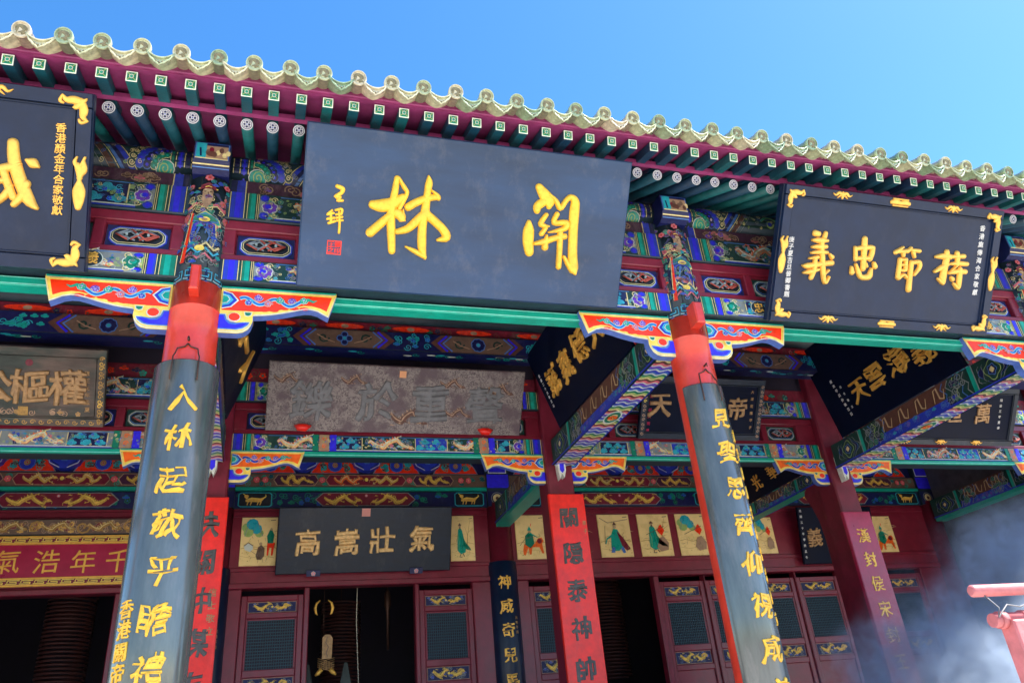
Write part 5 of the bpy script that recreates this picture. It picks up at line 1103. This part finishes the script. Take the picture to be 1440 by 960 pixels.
r = thing('sign_board', 'dark red sign with thin gold characters between two gold fretwork bands over the left door', 'sign', (-2.1, 6.6, 4.15))
MB().bbox(-3.3, -.95, 6.60, 6.66, 4.14, 4.82, .01).build('panel', 'crimson', r)
F = front(6.60)
text(F, [('氣', -2.66, 4.475, .34), ('浩', -2.18, 4.47, .34), ('年', -1.72, 4.46, .34), ('千', -1.28, 4.46, .34)], 'gold', r, h=.01, bold=-.008, rough=.004)
for z0, z1 in ((4.14, 4.26), (4.70, 4.82)):
    b_ = MB().bbox(-3.3, -.95, 6.575, 6.60, z0, z1, .006).build('fretwork_band', 'gold', r)
    P = Paint(); P.rect(-3.29, z0 + .028, -.96, z1 - .028, 'maroon', 0); P.key(-3.28, z0 + .032, -.97, z1 - .032, .17, .012, 'yellow', 1); P.build('fretwork', front(6.575), b_)
cv = MB().bbox(-3.3, -.9, 6.58, 6.66, 4.83, 5.05, .01).build('carved_crest', 'dark', r)
P = Paint(); rg = random.Random(9); P.rect(-3.29, 4.84, -.91, 5.04, 'sepia', 0); P.filler(-3.29, 4.84, -.91, 5.04, ['gold', 'ochre', 'maroon'], 'tan', .05, 120, 1, rg)
for k in range(4): P.spiral(-3.0 + k * .6, 4.93, .1, .025, 'ochre', 8, 1.2, 1 if k % 2 else -1); P.dragon(-2.95 + k * .6, -2.55 + k * .6, 4.93, .16, 'ochre', 'cream', 9, 1.5)
P.build('crest_carving', front(6.58), cv)

# ------------------------------------------------------------ couplets
def half_board(cx, name, label, r=.215, a=86, z0=.4, z1=4.37):
    t = thing(name, label, 'couplet board', (cx, -.2, z0), 'curved couplet boards on the front columns')
    mb = MB(); n = 28
    for ri, (rr) in enumerate((r, r + .022)):
        pass
    ang = [radians(-a + 2 * a * i / n) for i in range(n + 1)]; Z = [z0, (z0 + z1) / 2, z1 - .012, z1]; R = [r + .022, r + .022, r + .022, r + .014]
    k = 0
    for zi, z in enumerate(Z): mb.v += [(cx + R[zi] * sin(t_), -R[zi] * cos(t_), z) for t_ in ang]
    for zi in range(3):
        for i in range(n): mb.f.append((zi * (n + 1) + i, zi * (n + 1) + i + 1, (zi + 1) * (n + 1) + i + 1, (zi + 1) * (n + 1) + i)); mb.c.append(None); mb.sm.append(True)
    o = len(mb.v); mb.v += [(cx + r * sin(t_), -r * cos(t_), z) for z in (z0, z1) for t_ in ang]
    for i in range(n):
        mb.f.append((3 * (n + 1) + i, 3 * (n + 1) + i + 1, o + n + 1 + i + 1, o + n + 1 + i)); mb.c.append(None); mb.sm.append(False)
        mb.f.append((o + i, o + i + 1, i + 1, i)); mb.c.append(None); mb.sm.append(False)
        mb.f.append((o + i + 1, o + i, o + n + 1 + i, o + n + 1 + i + 1)); mb.c.append(None); mb.sm.append(True)
    for i in (0, n): mb.f.append((i, o + i, o + n + 1 + i, 3 * (n + 1) + i)[::1 if i else -1]); mb.c.append(None); mb.sm.append(False)
    mb.build('panel', 'clad', t, fix=True)
    # wire loops holding the board, hooked over a nail
    for s in (-1, 1):
        th = radians(s * 22); R2 = r + .03; px, py = cx + R2 * sin(th), -R2 * cos(th)
        MB().tube([(px, py, z1 - .17), (px + s * .004, py - .01, z1 - .15), (px, py - .004, z1 - .06), (px, py, z1 + .02), (px - s * .01, py + .015, z1 + .05), (px - s * .02, py + .03, z1 + .10), (cx + s * .02, -.2, z1 + .115), (cx, -.202, z1 + .14)], .006, 6).build('wire_hook', 'wire', t)
    MB().tube([(cx, -.18, z1 + .17), (cx, -.235, z1 + .18), (cx, -.24, z1 + .15)], [.01, .008, .006], 6).build('nail', 'wire', t)
    return t, cyl(cx, 0, r + .022), r + .022
def coup(cx, name, label, chars, z0, dz, off, side=None, r=.215, a=84):
    t, F, R = half_board(cx, name, label, r, a)
    for i, c in enumerate(chars): mb = MB(); put(mb, c, F, R * radians(off), z0 - dz * i, .20, h=.010, bold=.018, rough=.05, slant=.08); mb.build('character', 'ygold', t)
    if side:
        s, u, z, d, sz = side
        for i, c in enumerate(s): mb = MB(); put(mb, c, F, R * radians(u), z - d * i, sz, h=.008, bold=.012, rough=.03); mb.build('small_character', 'ygold', t)
coup(XA, 'couplet_board', 'grey blue curved couplet board with yellow characters wired to the left front column', '入林起敬平瞻禮樂', 4.055, .302, 4.5, ('香港關帝廟信士', -43, 2.62, .125, .12))
coup(XB, 'couplet_board', 'grey blue curved couplet board with yellow characters wired to the right front column', '見聖思齊仰視咸尊', 4.03, .312, 8, ('歲次庚辰年仲春吉日立', 60, 3.9, .17, .12), .197, 69)
coup(XC, 'couplet_board', 'grey blue curved couplet board on the column at the right edge', '忠昭日月義貫乾坤', 4.03, .312, 8, None, .197, 69)

def flat_board(cx, w_, ztop, m, cm, chars, z0, dz, label, name='couplet_plank', sz=.26, side=None, bold=.03, off=0.):
    t = thing(name, label, 'couplet board', (cx, 3.48, .4), 'flat couplet boards on the square columns'); F = front(3.49)
    MB().bbox(cx - w_ / 2, cx + w_ / 2, 3.49, 3.55, .4, ztop, .01).build('panel', m, t)
    for i, c in enumerate(chars): mb = MB(); put(mb, c, F, cx + off, z0 - dz * i, sz, h=.008, bold=bold, rough=.03); mb.build('character', cm, t)
    if side:
        for s, u, z, d, q in side:
            for i, c in enumerate(s): mb = MB(); put(mb, c, F, cx + u, z - d * i, q, h=.005, bold=.01); mb.build('small_character', 'oldgold', t)
flat_board(0.0, .49, 4.44, 'bred', 'inkgrey', '扶關仲謀吉壽', 4.13, .41, 'bright red flat couplet board with dark grey characters half hidden behind the left front column', off=.03, sz=.29, side=[('信士敬立', .17, 3.4, .13, .09)])
flat_board(4.35, .48, 4.475, 'bred', 'inkgrey', '關隱泰神帥天', 4.17, .44, 'bright red flat couplet board with dark grey characters on the middle square column', sz=.27, side=[('弟子', .2, 4.1, .1, .06)])
flat_board(8.73, .46, 4.22, 'crimson', 'gold', '漢封侯宋封王', 3.88, .325, 'crimson couplet board with small gold characters on the right square column', sz=.21, bold=.01)

def round_board(cx, chars, label, z0, dz, ztop):
    t = thing('couplet_board', label, 'couplet board', (cx, 6.6, .4), 'black round couplet boards on the wall columns')
    mb = MB(); mb.tube([(cx, Y3, .4), (cx, Y3, ztop - .01), (cx, Y3, ztop)], [.24, .24, .232], 36); mb.build('panel', 'black', t); F = cyl(cx, Y3, .24)
    for i, c in enumerate(chars): mb = MB(); put(mb, c, F, -.03, z0 - dz * i, .22, h=.012, bold=.02, rough=.035); mb.build('character', 'gold', t)
    for i, c in enumerate('光緒年間'): mb = MB(); put(mb, c, F, .12, z0 - dz * 1.5 - i * .07, .05, h=.004, bold=.0); mb.build('small_character', 'oldgold', t)
round_board(4.4, '神威奇兒馬', 'black rounded couplet board with gold characters on the wall column left of the right door', 4.01, .355, 4.345)
round_board(0.0, '精忠貫日月', 'black rounded couplet board hidden behind the left red couplet board', 4.01, .355, 4.345)

# ------------------------------------------------------------ picture tiles
def picture(x0, x1, z0, z1, kind, label):
    t = MB().bbox(x0, x1, 6.775, 6.80, z0, z1, .004).build('picture_tile', mat('picture_cream', (.98, .72, .30), .28, .08, 6, coat=.4, stain=.08), None)
    tag(t, label, 'picture', 'painted picture tiles above the doors')
    P = Paint(); w_, h = x1 - x0, z1 - z0; rg = random.Random(int(x0 * 100)); X = lambda u: x0 + w_ * u; Z = lambda v: z0 + h * v
    def pl(pts, c, l=2): P.poly([(X(a), Z(b)) for a, b in pts], c, l)
    def ln(pts, w, c, l=3): P.line([(X(a), Z(b)) for a, b in pts], [q * w_ for q in w] if isinstance(w, list) else w * w_, c, l)
    ln([(.02, .35), (.2, .38), (.45, .33), (.7, .4), (.98, .36)], .012, 'ochre', 1); ln([(.02, .2), (.3, .16), (.6, .2), (.95, .15)], .006, 'ochre', 1)
    ln([(.80, .93), (.94, .94)], .02, 'sepia', 1)
    for k in range(9):
        a = rg.random(); b = rg.uniform(.08, .9); ln([(a, b), (a + .08, b + rg.uniform(-.02, .03)), (a + .2, b + rg.uniform(-.03, .03))], [.004, .012, .003], rg.choice(('tan', 'ochre', 'cream')), 0)
    for k in range(14): a = rg.uniform(.2, .85); b = rg.uniform(.12, .62); ln([(a, b), (a + rg.uniform(-.04, .04), b - rg.uniform(.03, .09))], [.010, .003], rg.choice(('sepia', 'dkgreen', 'maroon', 'lime', 'tan')), 9)
    for k in range(5): a = rg.random(); P.ell(X(a), Z(.08 + .2 * rg.random()), w_ * .02, h * .006, 'ochre', 1, 6)
    if kind in (0, 5):
        for a, b, q in ((.15, .78, .14), (.3, .85, .17), (.42, .75, .15), (.5, .66, .12), (.2, .68, .14)): P.ell(X(a), Z(b), w_ * q, h * q * .7, 'lime' if q < .15 else 'turq', 1 + int(q * 30), 9)
        ln([(.1, .6), (.2, .86), (.34, .7), (.45, .88), (.6, .6)], .02, 'grey', 7)
    if kind == 0:
        pl([(.44, .2), (.5, .38), (.58, .42), (.66, .36), (.68, .2), (.6, .12), (.48, .12)], 'sepia', 4); P.ell(X(.56), Z(.44), w_ * .045, h * .035, 'skin', 6, 8)
        pl([(.1, .4), (.2, .46), (.34, .42), (.36, .34), (.28, .28), (.14, .32)], 'white', 4); ln([(.1, .4), (.22, .47), (.36, .4)], .02, 'sepia', 5); ln([(.3, .3), (.5, .2)], .012, 'tan', 4)
        pl([(.72, .6), (.82, .78), (.92, .62), (.9, .45), (.75, .45)], 'green', 5); P.ell(X(.83), Z(.74), w_ * .035, h * .028, 'skin', 7, 8)
        pl([(.74, .48), (.95, .46), (.93, .36), (.9, .2), (.86, .2), (.86, .36), (.8, .36), (.78, .2), (.74, .2)], 'red', 4)
    elif kind in (1, 4):
        pl([(.28, .22), (.3, .5), (.34, .68), (.42, .74), (.5, .66), (.56, .48), (.64, .3), (.6, .18), (.42, .14)], 'teal', 4); pl([(.5, .55), (.62, .4), (.8, .27), (.84, .22), (.66, .24), (.52, .32)], 'green', 5)
        P.ell(X(.41), Z(.76), w_ * .05, h * .035, 'skin', 6, 9); pl([(.35, .78), (.41, .83), (.48, .78), (.44, .77), (.38, .77)], 'brown', 7); pl([(.39, .74), (.44, .74), (.42, .64)], 'sepia', 7)
        ln([(.32, .58), (.36, .4), (.33, .22)], .015, 'lime', 6); ln([(.44, .6), (.46, .4), (.5, .2)], .012, 'dkgreen', 6); ln([(.4, .14), (.36, .08), (.46, .08)], .03, 'sepia', 5); ln([(.5, .15), (.55, .09)], .03, 'sepia', 5)
        ln([(.68, .3), (.72, .55), (.85, .9)], [.03, .02, .006], 'ochre', 2); ln([(.72, .55), (.62, .75)], [.014, .005], 'ochre', 2); ln([(.75, .62), (.95, .72)], [.012, .004], 'ochre', 2)
    elif kind == 2:
        pl([(.2, .2), (.25, .34), (.4, .36), (.6, .34), (.72, .46), (.84, .48), (.9, .4), (.84, .34), (.88, .12), (.82, .12), (.74, .26), (.5, .26), (.46, .1), (.4, .1), (.38, .26), (.26, .08), (.2, .1)], 'orange', 4)
        P.ell(X(.76), Z(.4), w_ * .08, h * .06, 'maroon', 5, 9); pl([(.28, .32), (.3, .52), (.42, .6), (.56, .52), (.58, .34), (.44, .24)], 'green', 6); P.ell(X(.45), Z(.62), w_ * .045, h * .035, 'skin', 7, 8); pl([(.38, .64), (.45, .74), (.52, .64)], 'teal', 8)
        ln([(.1, .3), (.3, .46), (.62, .5)], .012, 'sepia', 8); ln([(.46, .58), (.7, .48)], [.05, .02], 'teal', 7); ln([(.5, .74), (.52, .8)], .02, 'red', 8)
    elif kind == 3:
        pl([(.32, .2), (.36, .5), (.46, .66), (.58, .64), (.66, .5), (.7, .24), (.56, .14), (.42, .14)], 'teal', 4); pl([(.55, .6), (.72, .46), (.92, .18), (.8, .14), (.66, .26)], 'maroon', 4); P.ell(X(.5), Z(.7), w_ * .05, h * .04, 'skin', 6, 9); pl([(.44, .74), (.5, .82), (.57, .74)], 'brown', 7)
        pl([(.36, .24), (.3, .1), (.42, .1), (.44, .22)], 'sky', 5); pl([(.6, .2), (.68, .08), (.76, .1), (.7, .24)], 'sky', 5); ln([(.4, .5), (.22, .42), (.16, .3)], [.06, .04, .03], 'teal', 6); ln([(.14, .3), (.2, .72)], .012, 'sepia', 7)
        ln([(.06, .92), (.3, .8), (.95, .88)], .02, 'tan', 1)
    if kind in (4, 5):
        pl([(.5, .2), (.6, .42), (.75, .46), (.88, .3), (.84, .14), (.6, .1)], 'tan', 5); pl([(.55, .6), (.7, .75), (.8, .6), (.7, .48)], 'red', 6); ln([(.2, .5), (.8, .7)], .014, 'sepia', 7)
    P.build('ink_painting', front(6.775), t, 'cream')
pics = [(.335, .86, 0, 'cream picture tile of three figures under green rocks, left of the old centre board'), (3.55, 3.955, 1, 'cream picture tile of one figure in a long green robe, right of the centre board'),
        (4.665, 5.19, 2, 'cream picture tile of a green rider on a red horse beside the red couplet board'), (5.36, 5.93, 3, 'cream picture tile mostly hidden behind the middle red couplet board'),
        (6.155, 6.745, 3, 'cream picture tile of a standing figure in teal with a dark red cloak'), (6.905, 7.51, 4, 'cream picture tile with a red and tan group below a teal figure'),
        (7.65, 8.25, 5, 'cream picture tile with green rocks, just left of the right front column'), (9.2, 9.6, 5, 'narrow cream picture tile just right of the right front column'),
        (11.72, 12.25, 2, 'cream picture tile with a rider, alone beyond the crimson couplet board')]
for a, b, k, l in pics: picture(a, b, 4.385 if a < 9.3 else 4.33, 5.105 if a < 9 else 5.03, k, l)
for a, b, k in ((-.86, -.335, 1), (-4.0, -3.5, 2)): picture(a, b, 4.385, 5.105, k, 'cream picture tile over the left side bay beside the %s' % ('left wall column' if a > -2 else 'far left column'))

# ------------------------------------------------------------ things seen through the doors
t = thing('hanging_ornament', 'hanging brass ornament with two curved hooks, pale tag and gilt tassel inside the centre door', 'hanging ornament', (1.62, 7.0, 2.9))
for s in (-1, 1): MB().tube([(1.61 + s * .06, 7.0, 3.90), (1.61 + s * .11, 7.0, 3.86), (1.61 + s * .13, 7.0, 3.79), (1.61 + s * .115, 7.0, 3.72), (1.61 + s * .09, 7.0, 3.69)], [.008, .018, .024, .018, .005], 8).build('hook', 'gold', t)
MB().tube([(1.61, 7.0, 4.05), (1.61, 7.0, 3.70), (1.62, 7.0, 3.40)], .005, 6).build('cord', 'wire', t)
MB().prism([(1.60, 3.08), (1.74, 3.08), (1.75, 3.36), (1.71, 3.41), (1.64, 3.41), (1.60, 3.37)], 0, .015, lambda u, v, h: Vector((u, 7.0 - h, v))).build('tag', 'oldgold', t, fix=True)
P = Paint(); P.line([(1.67, 3.38), (1.65, 3.3), (1.69, 3.24), (1.66, 3.16), (1.68, 3.11)], .012, 'sepia', 1); P.build('tag_writing', front(6.985), t)
mb = MB()
for k in range(5): mb.tube([(1.54, 6.985, 3.09 - k * .028), (1.66, 6.975, 3.05 - k * .028), (1.78, 6.985, 2.99 - k * .022)], .006, 5); mb.tube([(1.78, 6.98, 3.09 - k * .028), (1.66, 6.97, 3.06 - k * .028), (1.56, 6.98, 3.0 - k * .024)], .006, 5)
mb.build('crossed_strands', 'oldgold', t)
for s in (-1, 1): MB().tube([(1.66 + s * .06, 6.98, 2.94), (1.66 + s * .11, 6.98, 2.89), (1.66 + s * .15, 6.98, 2.86)], [.03, .03, .012], 8).build('gilt_tip', 'gold', t)
t = thing('hanging_ornament', 'second brass ornament hanging at the far side of the centre doorway', 'hanging ornament', (2.75, 8.2, 3.3))
MB().tube([(2.75, 8.2, 5.8), (2.75, 8.2, 4.2)], .008, 6).build('cord', 'wire', t)
MB().tube([(2.75, 8.2, 4.25), (2.75, 8.2, 4.2), (2.75, 8.2, 4.0), (2.75, 8.2, 3.9), (2.75, 8.2, 3.3)], [.01, .05, .06, .03, .02], 10).build('lantern_body', 'wire', t)
for k, (cx, cy) in enumerate(((6.75, 8.4), (-2.1, 8.4), (2.1, 9.5))):
    t = thing('spiral_incense', ('dark hanging incense coil inside the right doorway', 'dark hanging incense coil inside the left doorway', 'dark hanging incense coil deep inside the centre doorway')[k], 'incense coil', (cx, cy, 2.2))
    mb = MB(); n = 520; mb.tube([(cx + (.34 - .0 * i / n) * cos(i * 2 * pi / 18), cy + .34 * sin(i * 2 * pi / 18), 4.3 - i * .0032) for i in range(n)], .017, 5); mb.build('coil', mat('incense_paste%d' % k, (.07, .018, .016), .6, .3, 20), t)
    MB().tube([(cx, cy, 5.9), (cx, cy, 4.3)], .006, 5).build('cord', 'wire', t)
for x in (2.15, 5.98):
    o = MB().tube([(x, 7.3, 5.0), (x - .02, 7.3, 3.6), (x + .06, 7.32, 2.0)], .007, 6).build('hanging_wire', 'paper', None)
    tag(o, 'thin pale wire hanging inside the %s doorway' % ('centre' if x < 4 else 'right'), 'wire')

t = thing('curtain', 'pale grey green curtains gathered low in the centre doorway', 'curtain', (1.9, 7.3, 1.5))
for x, sg in ((1.42, -1), (1.98, 1)):
    mb = MB(); vs = []
    for j in range(9):
        for i in range(7): z = 3.05 - j * .2; wd = .03 + .05 * j; vs.append((x + sg * wd * (i / 6 - .5) * 1.6, 7.3 + .02 * (i % 2), z))
    mb.add(vs, [(j * 7 + i, j * 7 + i + 1, (j + 1) * 7 + i + 1, (j + 1) * 7 + i) for j in range(8) for i in range(6)], None, True); mb.build('curtain_panel', mat('curtain_cloth%d' % sg, (.07, .09, .085), .8, .2, 8), t)

# ------------------------------------------------------------ incense rack and its smoke
t = thing('incense_rack', 'faded pink metal rack with a round top rail at the right edge', 'rack', (4.1, -3.0, -.45))
MB().tube([(3.665, -3, 2.068), (3.675, -3, 2.068), (5.2, -3, 2.068)], [.018, .026, .026], 14).build('top_rail', 'pink', t)
MB().tube([(3.75, -2.98, 1.945), (5.2, -2.98, 1.945)], .03, 12).build('second_rail', 'pink', t)
for x in (3.80, 3.93): MB().tube([(x - .018, -2.98, 1.945), (x + .018, -2.98, 1.945)], .037, 12).build('rail_collar', 'pink', t)
for x, z in ((3.86, 1.94), (4.9, 1.94)): MB().bbox(x - .045, x + .045, -3.03, -2.95, -.45, z, .008).build('post', 'pink', t)
MB().tube([(3.9, -2.98, 1.78), (5.2, -2.98, 1.78)], .025, 12).build('lower_rail', 'pink', t)
MB().tube([(3.72, -3.01, 2.05), (3.76, -3.03, 1.99), (3.73, -3.04, 1.95), (3.80, -3.04, 2.0), (3.88, -3.03, 1.99), (4.0, -3.03, 2.02), (4.1, -3.02, 1.99), (4.3, -3.02, 2.03)], .0035, 6).build('cord', 'grey', t)

m = bpy.data.materials.new('incense_smoke'); m.use_nodes = True; n = m.node_tree.nodes; L = m.node_tree.links; n.clear()
out = n.new('ShaderNodeOutputMaterial'); pv_ = n.new('ShaderNodeVolumePrincipled'); pv_.inputs['Color'].default_value = (.66, .80, 1.0, 1); pv_.inputs['Anisotropy'].default_value = .2
tc = n.new('ShaderNodeTexCoord'); no = n.new('ShaderNodeTexNoise'); no.inputs['Scale'].default_value = 1.25; no.inputs['Detail'].default_value = 4; no.inputs['Distortion'].default_value = .9; no.inputs['Roughness'].default_value = .55
mp = n.new('ShaderNodeMapping'); mp.inputs['Location'].default_value = (1.3, .4, .2); L.new(tc.outputs['Object'], mp.inputs[0]); L.new(mp.outputs[0], no.inputs['Vector'])
mr = n.new('ShaderNodeMapRange'); mr.inputs[1].default_value = .43; mr.inputs[2].default_value = .60; L.new(no.outputs[0], mr.inputs[0])
# the drift has a ragged slanting upper edge and thickens away from it
sx = n.new('ShaderNodeSeparateXYZ'); L.new(tc.outputs['Object'], sx.inputs[0])
def mth(op, a, b):
    q = n.new('ShaderNodeMath'); q.operation = op
    for k, v in ((0, a), (1, b)):
        if isinstance(v, (int, float)): q.inputs[k].default_value = v
        else: L.new(v, q.inputs[k])
    return q.outputs[0]
n5 = n.new('ShaderNodeTexNoise'); n5.inputs['Scale'].default_value = .75; n5.inputs['Detail'].default_value = 3; L.new(tc.outputs['Object'], n5.inputs['Vector'])
edge = mth('ADD', mth('SUBTRACT', mth('SUBTRACT', sx.outputs[0], 5.85), mth('MULTIPLY', mth('SUBTRACT', sx.outputs[2], 1.9), 1.30)), mth('MULTIPLY', mth('SUBTRACT', n5.outputs[0], .5), 2.6))
er = n.new('ShaderNodeMapRange'); er.interpolation_type = 'SMOOTHSTEP'; er.inputs[1].default_value = -.3; er.inputs[2].default_value = 1.3; L.new(edge, er.inputs[0])
zr_ = n.new('ShaderNodeMapRange'); zr_.interpolation_type = 'SMOOTHSTEP'; zr_.inputs[1].default_value = 3.75; zr_.inputs[2].default_value = 2.9; L.new(sx.outputs[2], zr_.inputs[0])
dens = mth('MULTIPLY', mth('MULTIPLY', er.outputs[0], zr_.outputs[0]), mth('ADD', mth('MULTIPLY', mr.outputs[0], .9), .10))
n6 = n.new('ShaderNodeTexNoise'); n6.inputs['Scale'].default_value = 5.5; n6.inputs['Detail'].default_value = 4; n6.inputs['Distortion'].default_value = 1.2; L.new(tc.outputs['Object'], n6.inputs['Vector'])
r6 = n.new('ShaderNodeMapRange'); r6.inputs[1].default_value = .40; r6.inputs[2].default_value = .62; r6.inputs[3].default_value = .25; r6.inputs[4].default_value = 1.6; L.new(n6.outputs[0], r6.inputs[0])
L.new(mth('MULTIPLY', mth('MULTIPLY', dens, r6.outputs[0]), 4.0), pv_.inputs['Density']); L.new(pv_.outputs[0], out.inputs['Volume'])
M['smoke'] = m
o = MB().box(5.0, 10.6, -1.25, 1.35, .1, 4.5).build('incense_smoke', 'smoke'); o['kind'] = 'stuff'
SC.cycles.volume_step_rate = 1.5; SC.cycles.volume_max_steps = 96
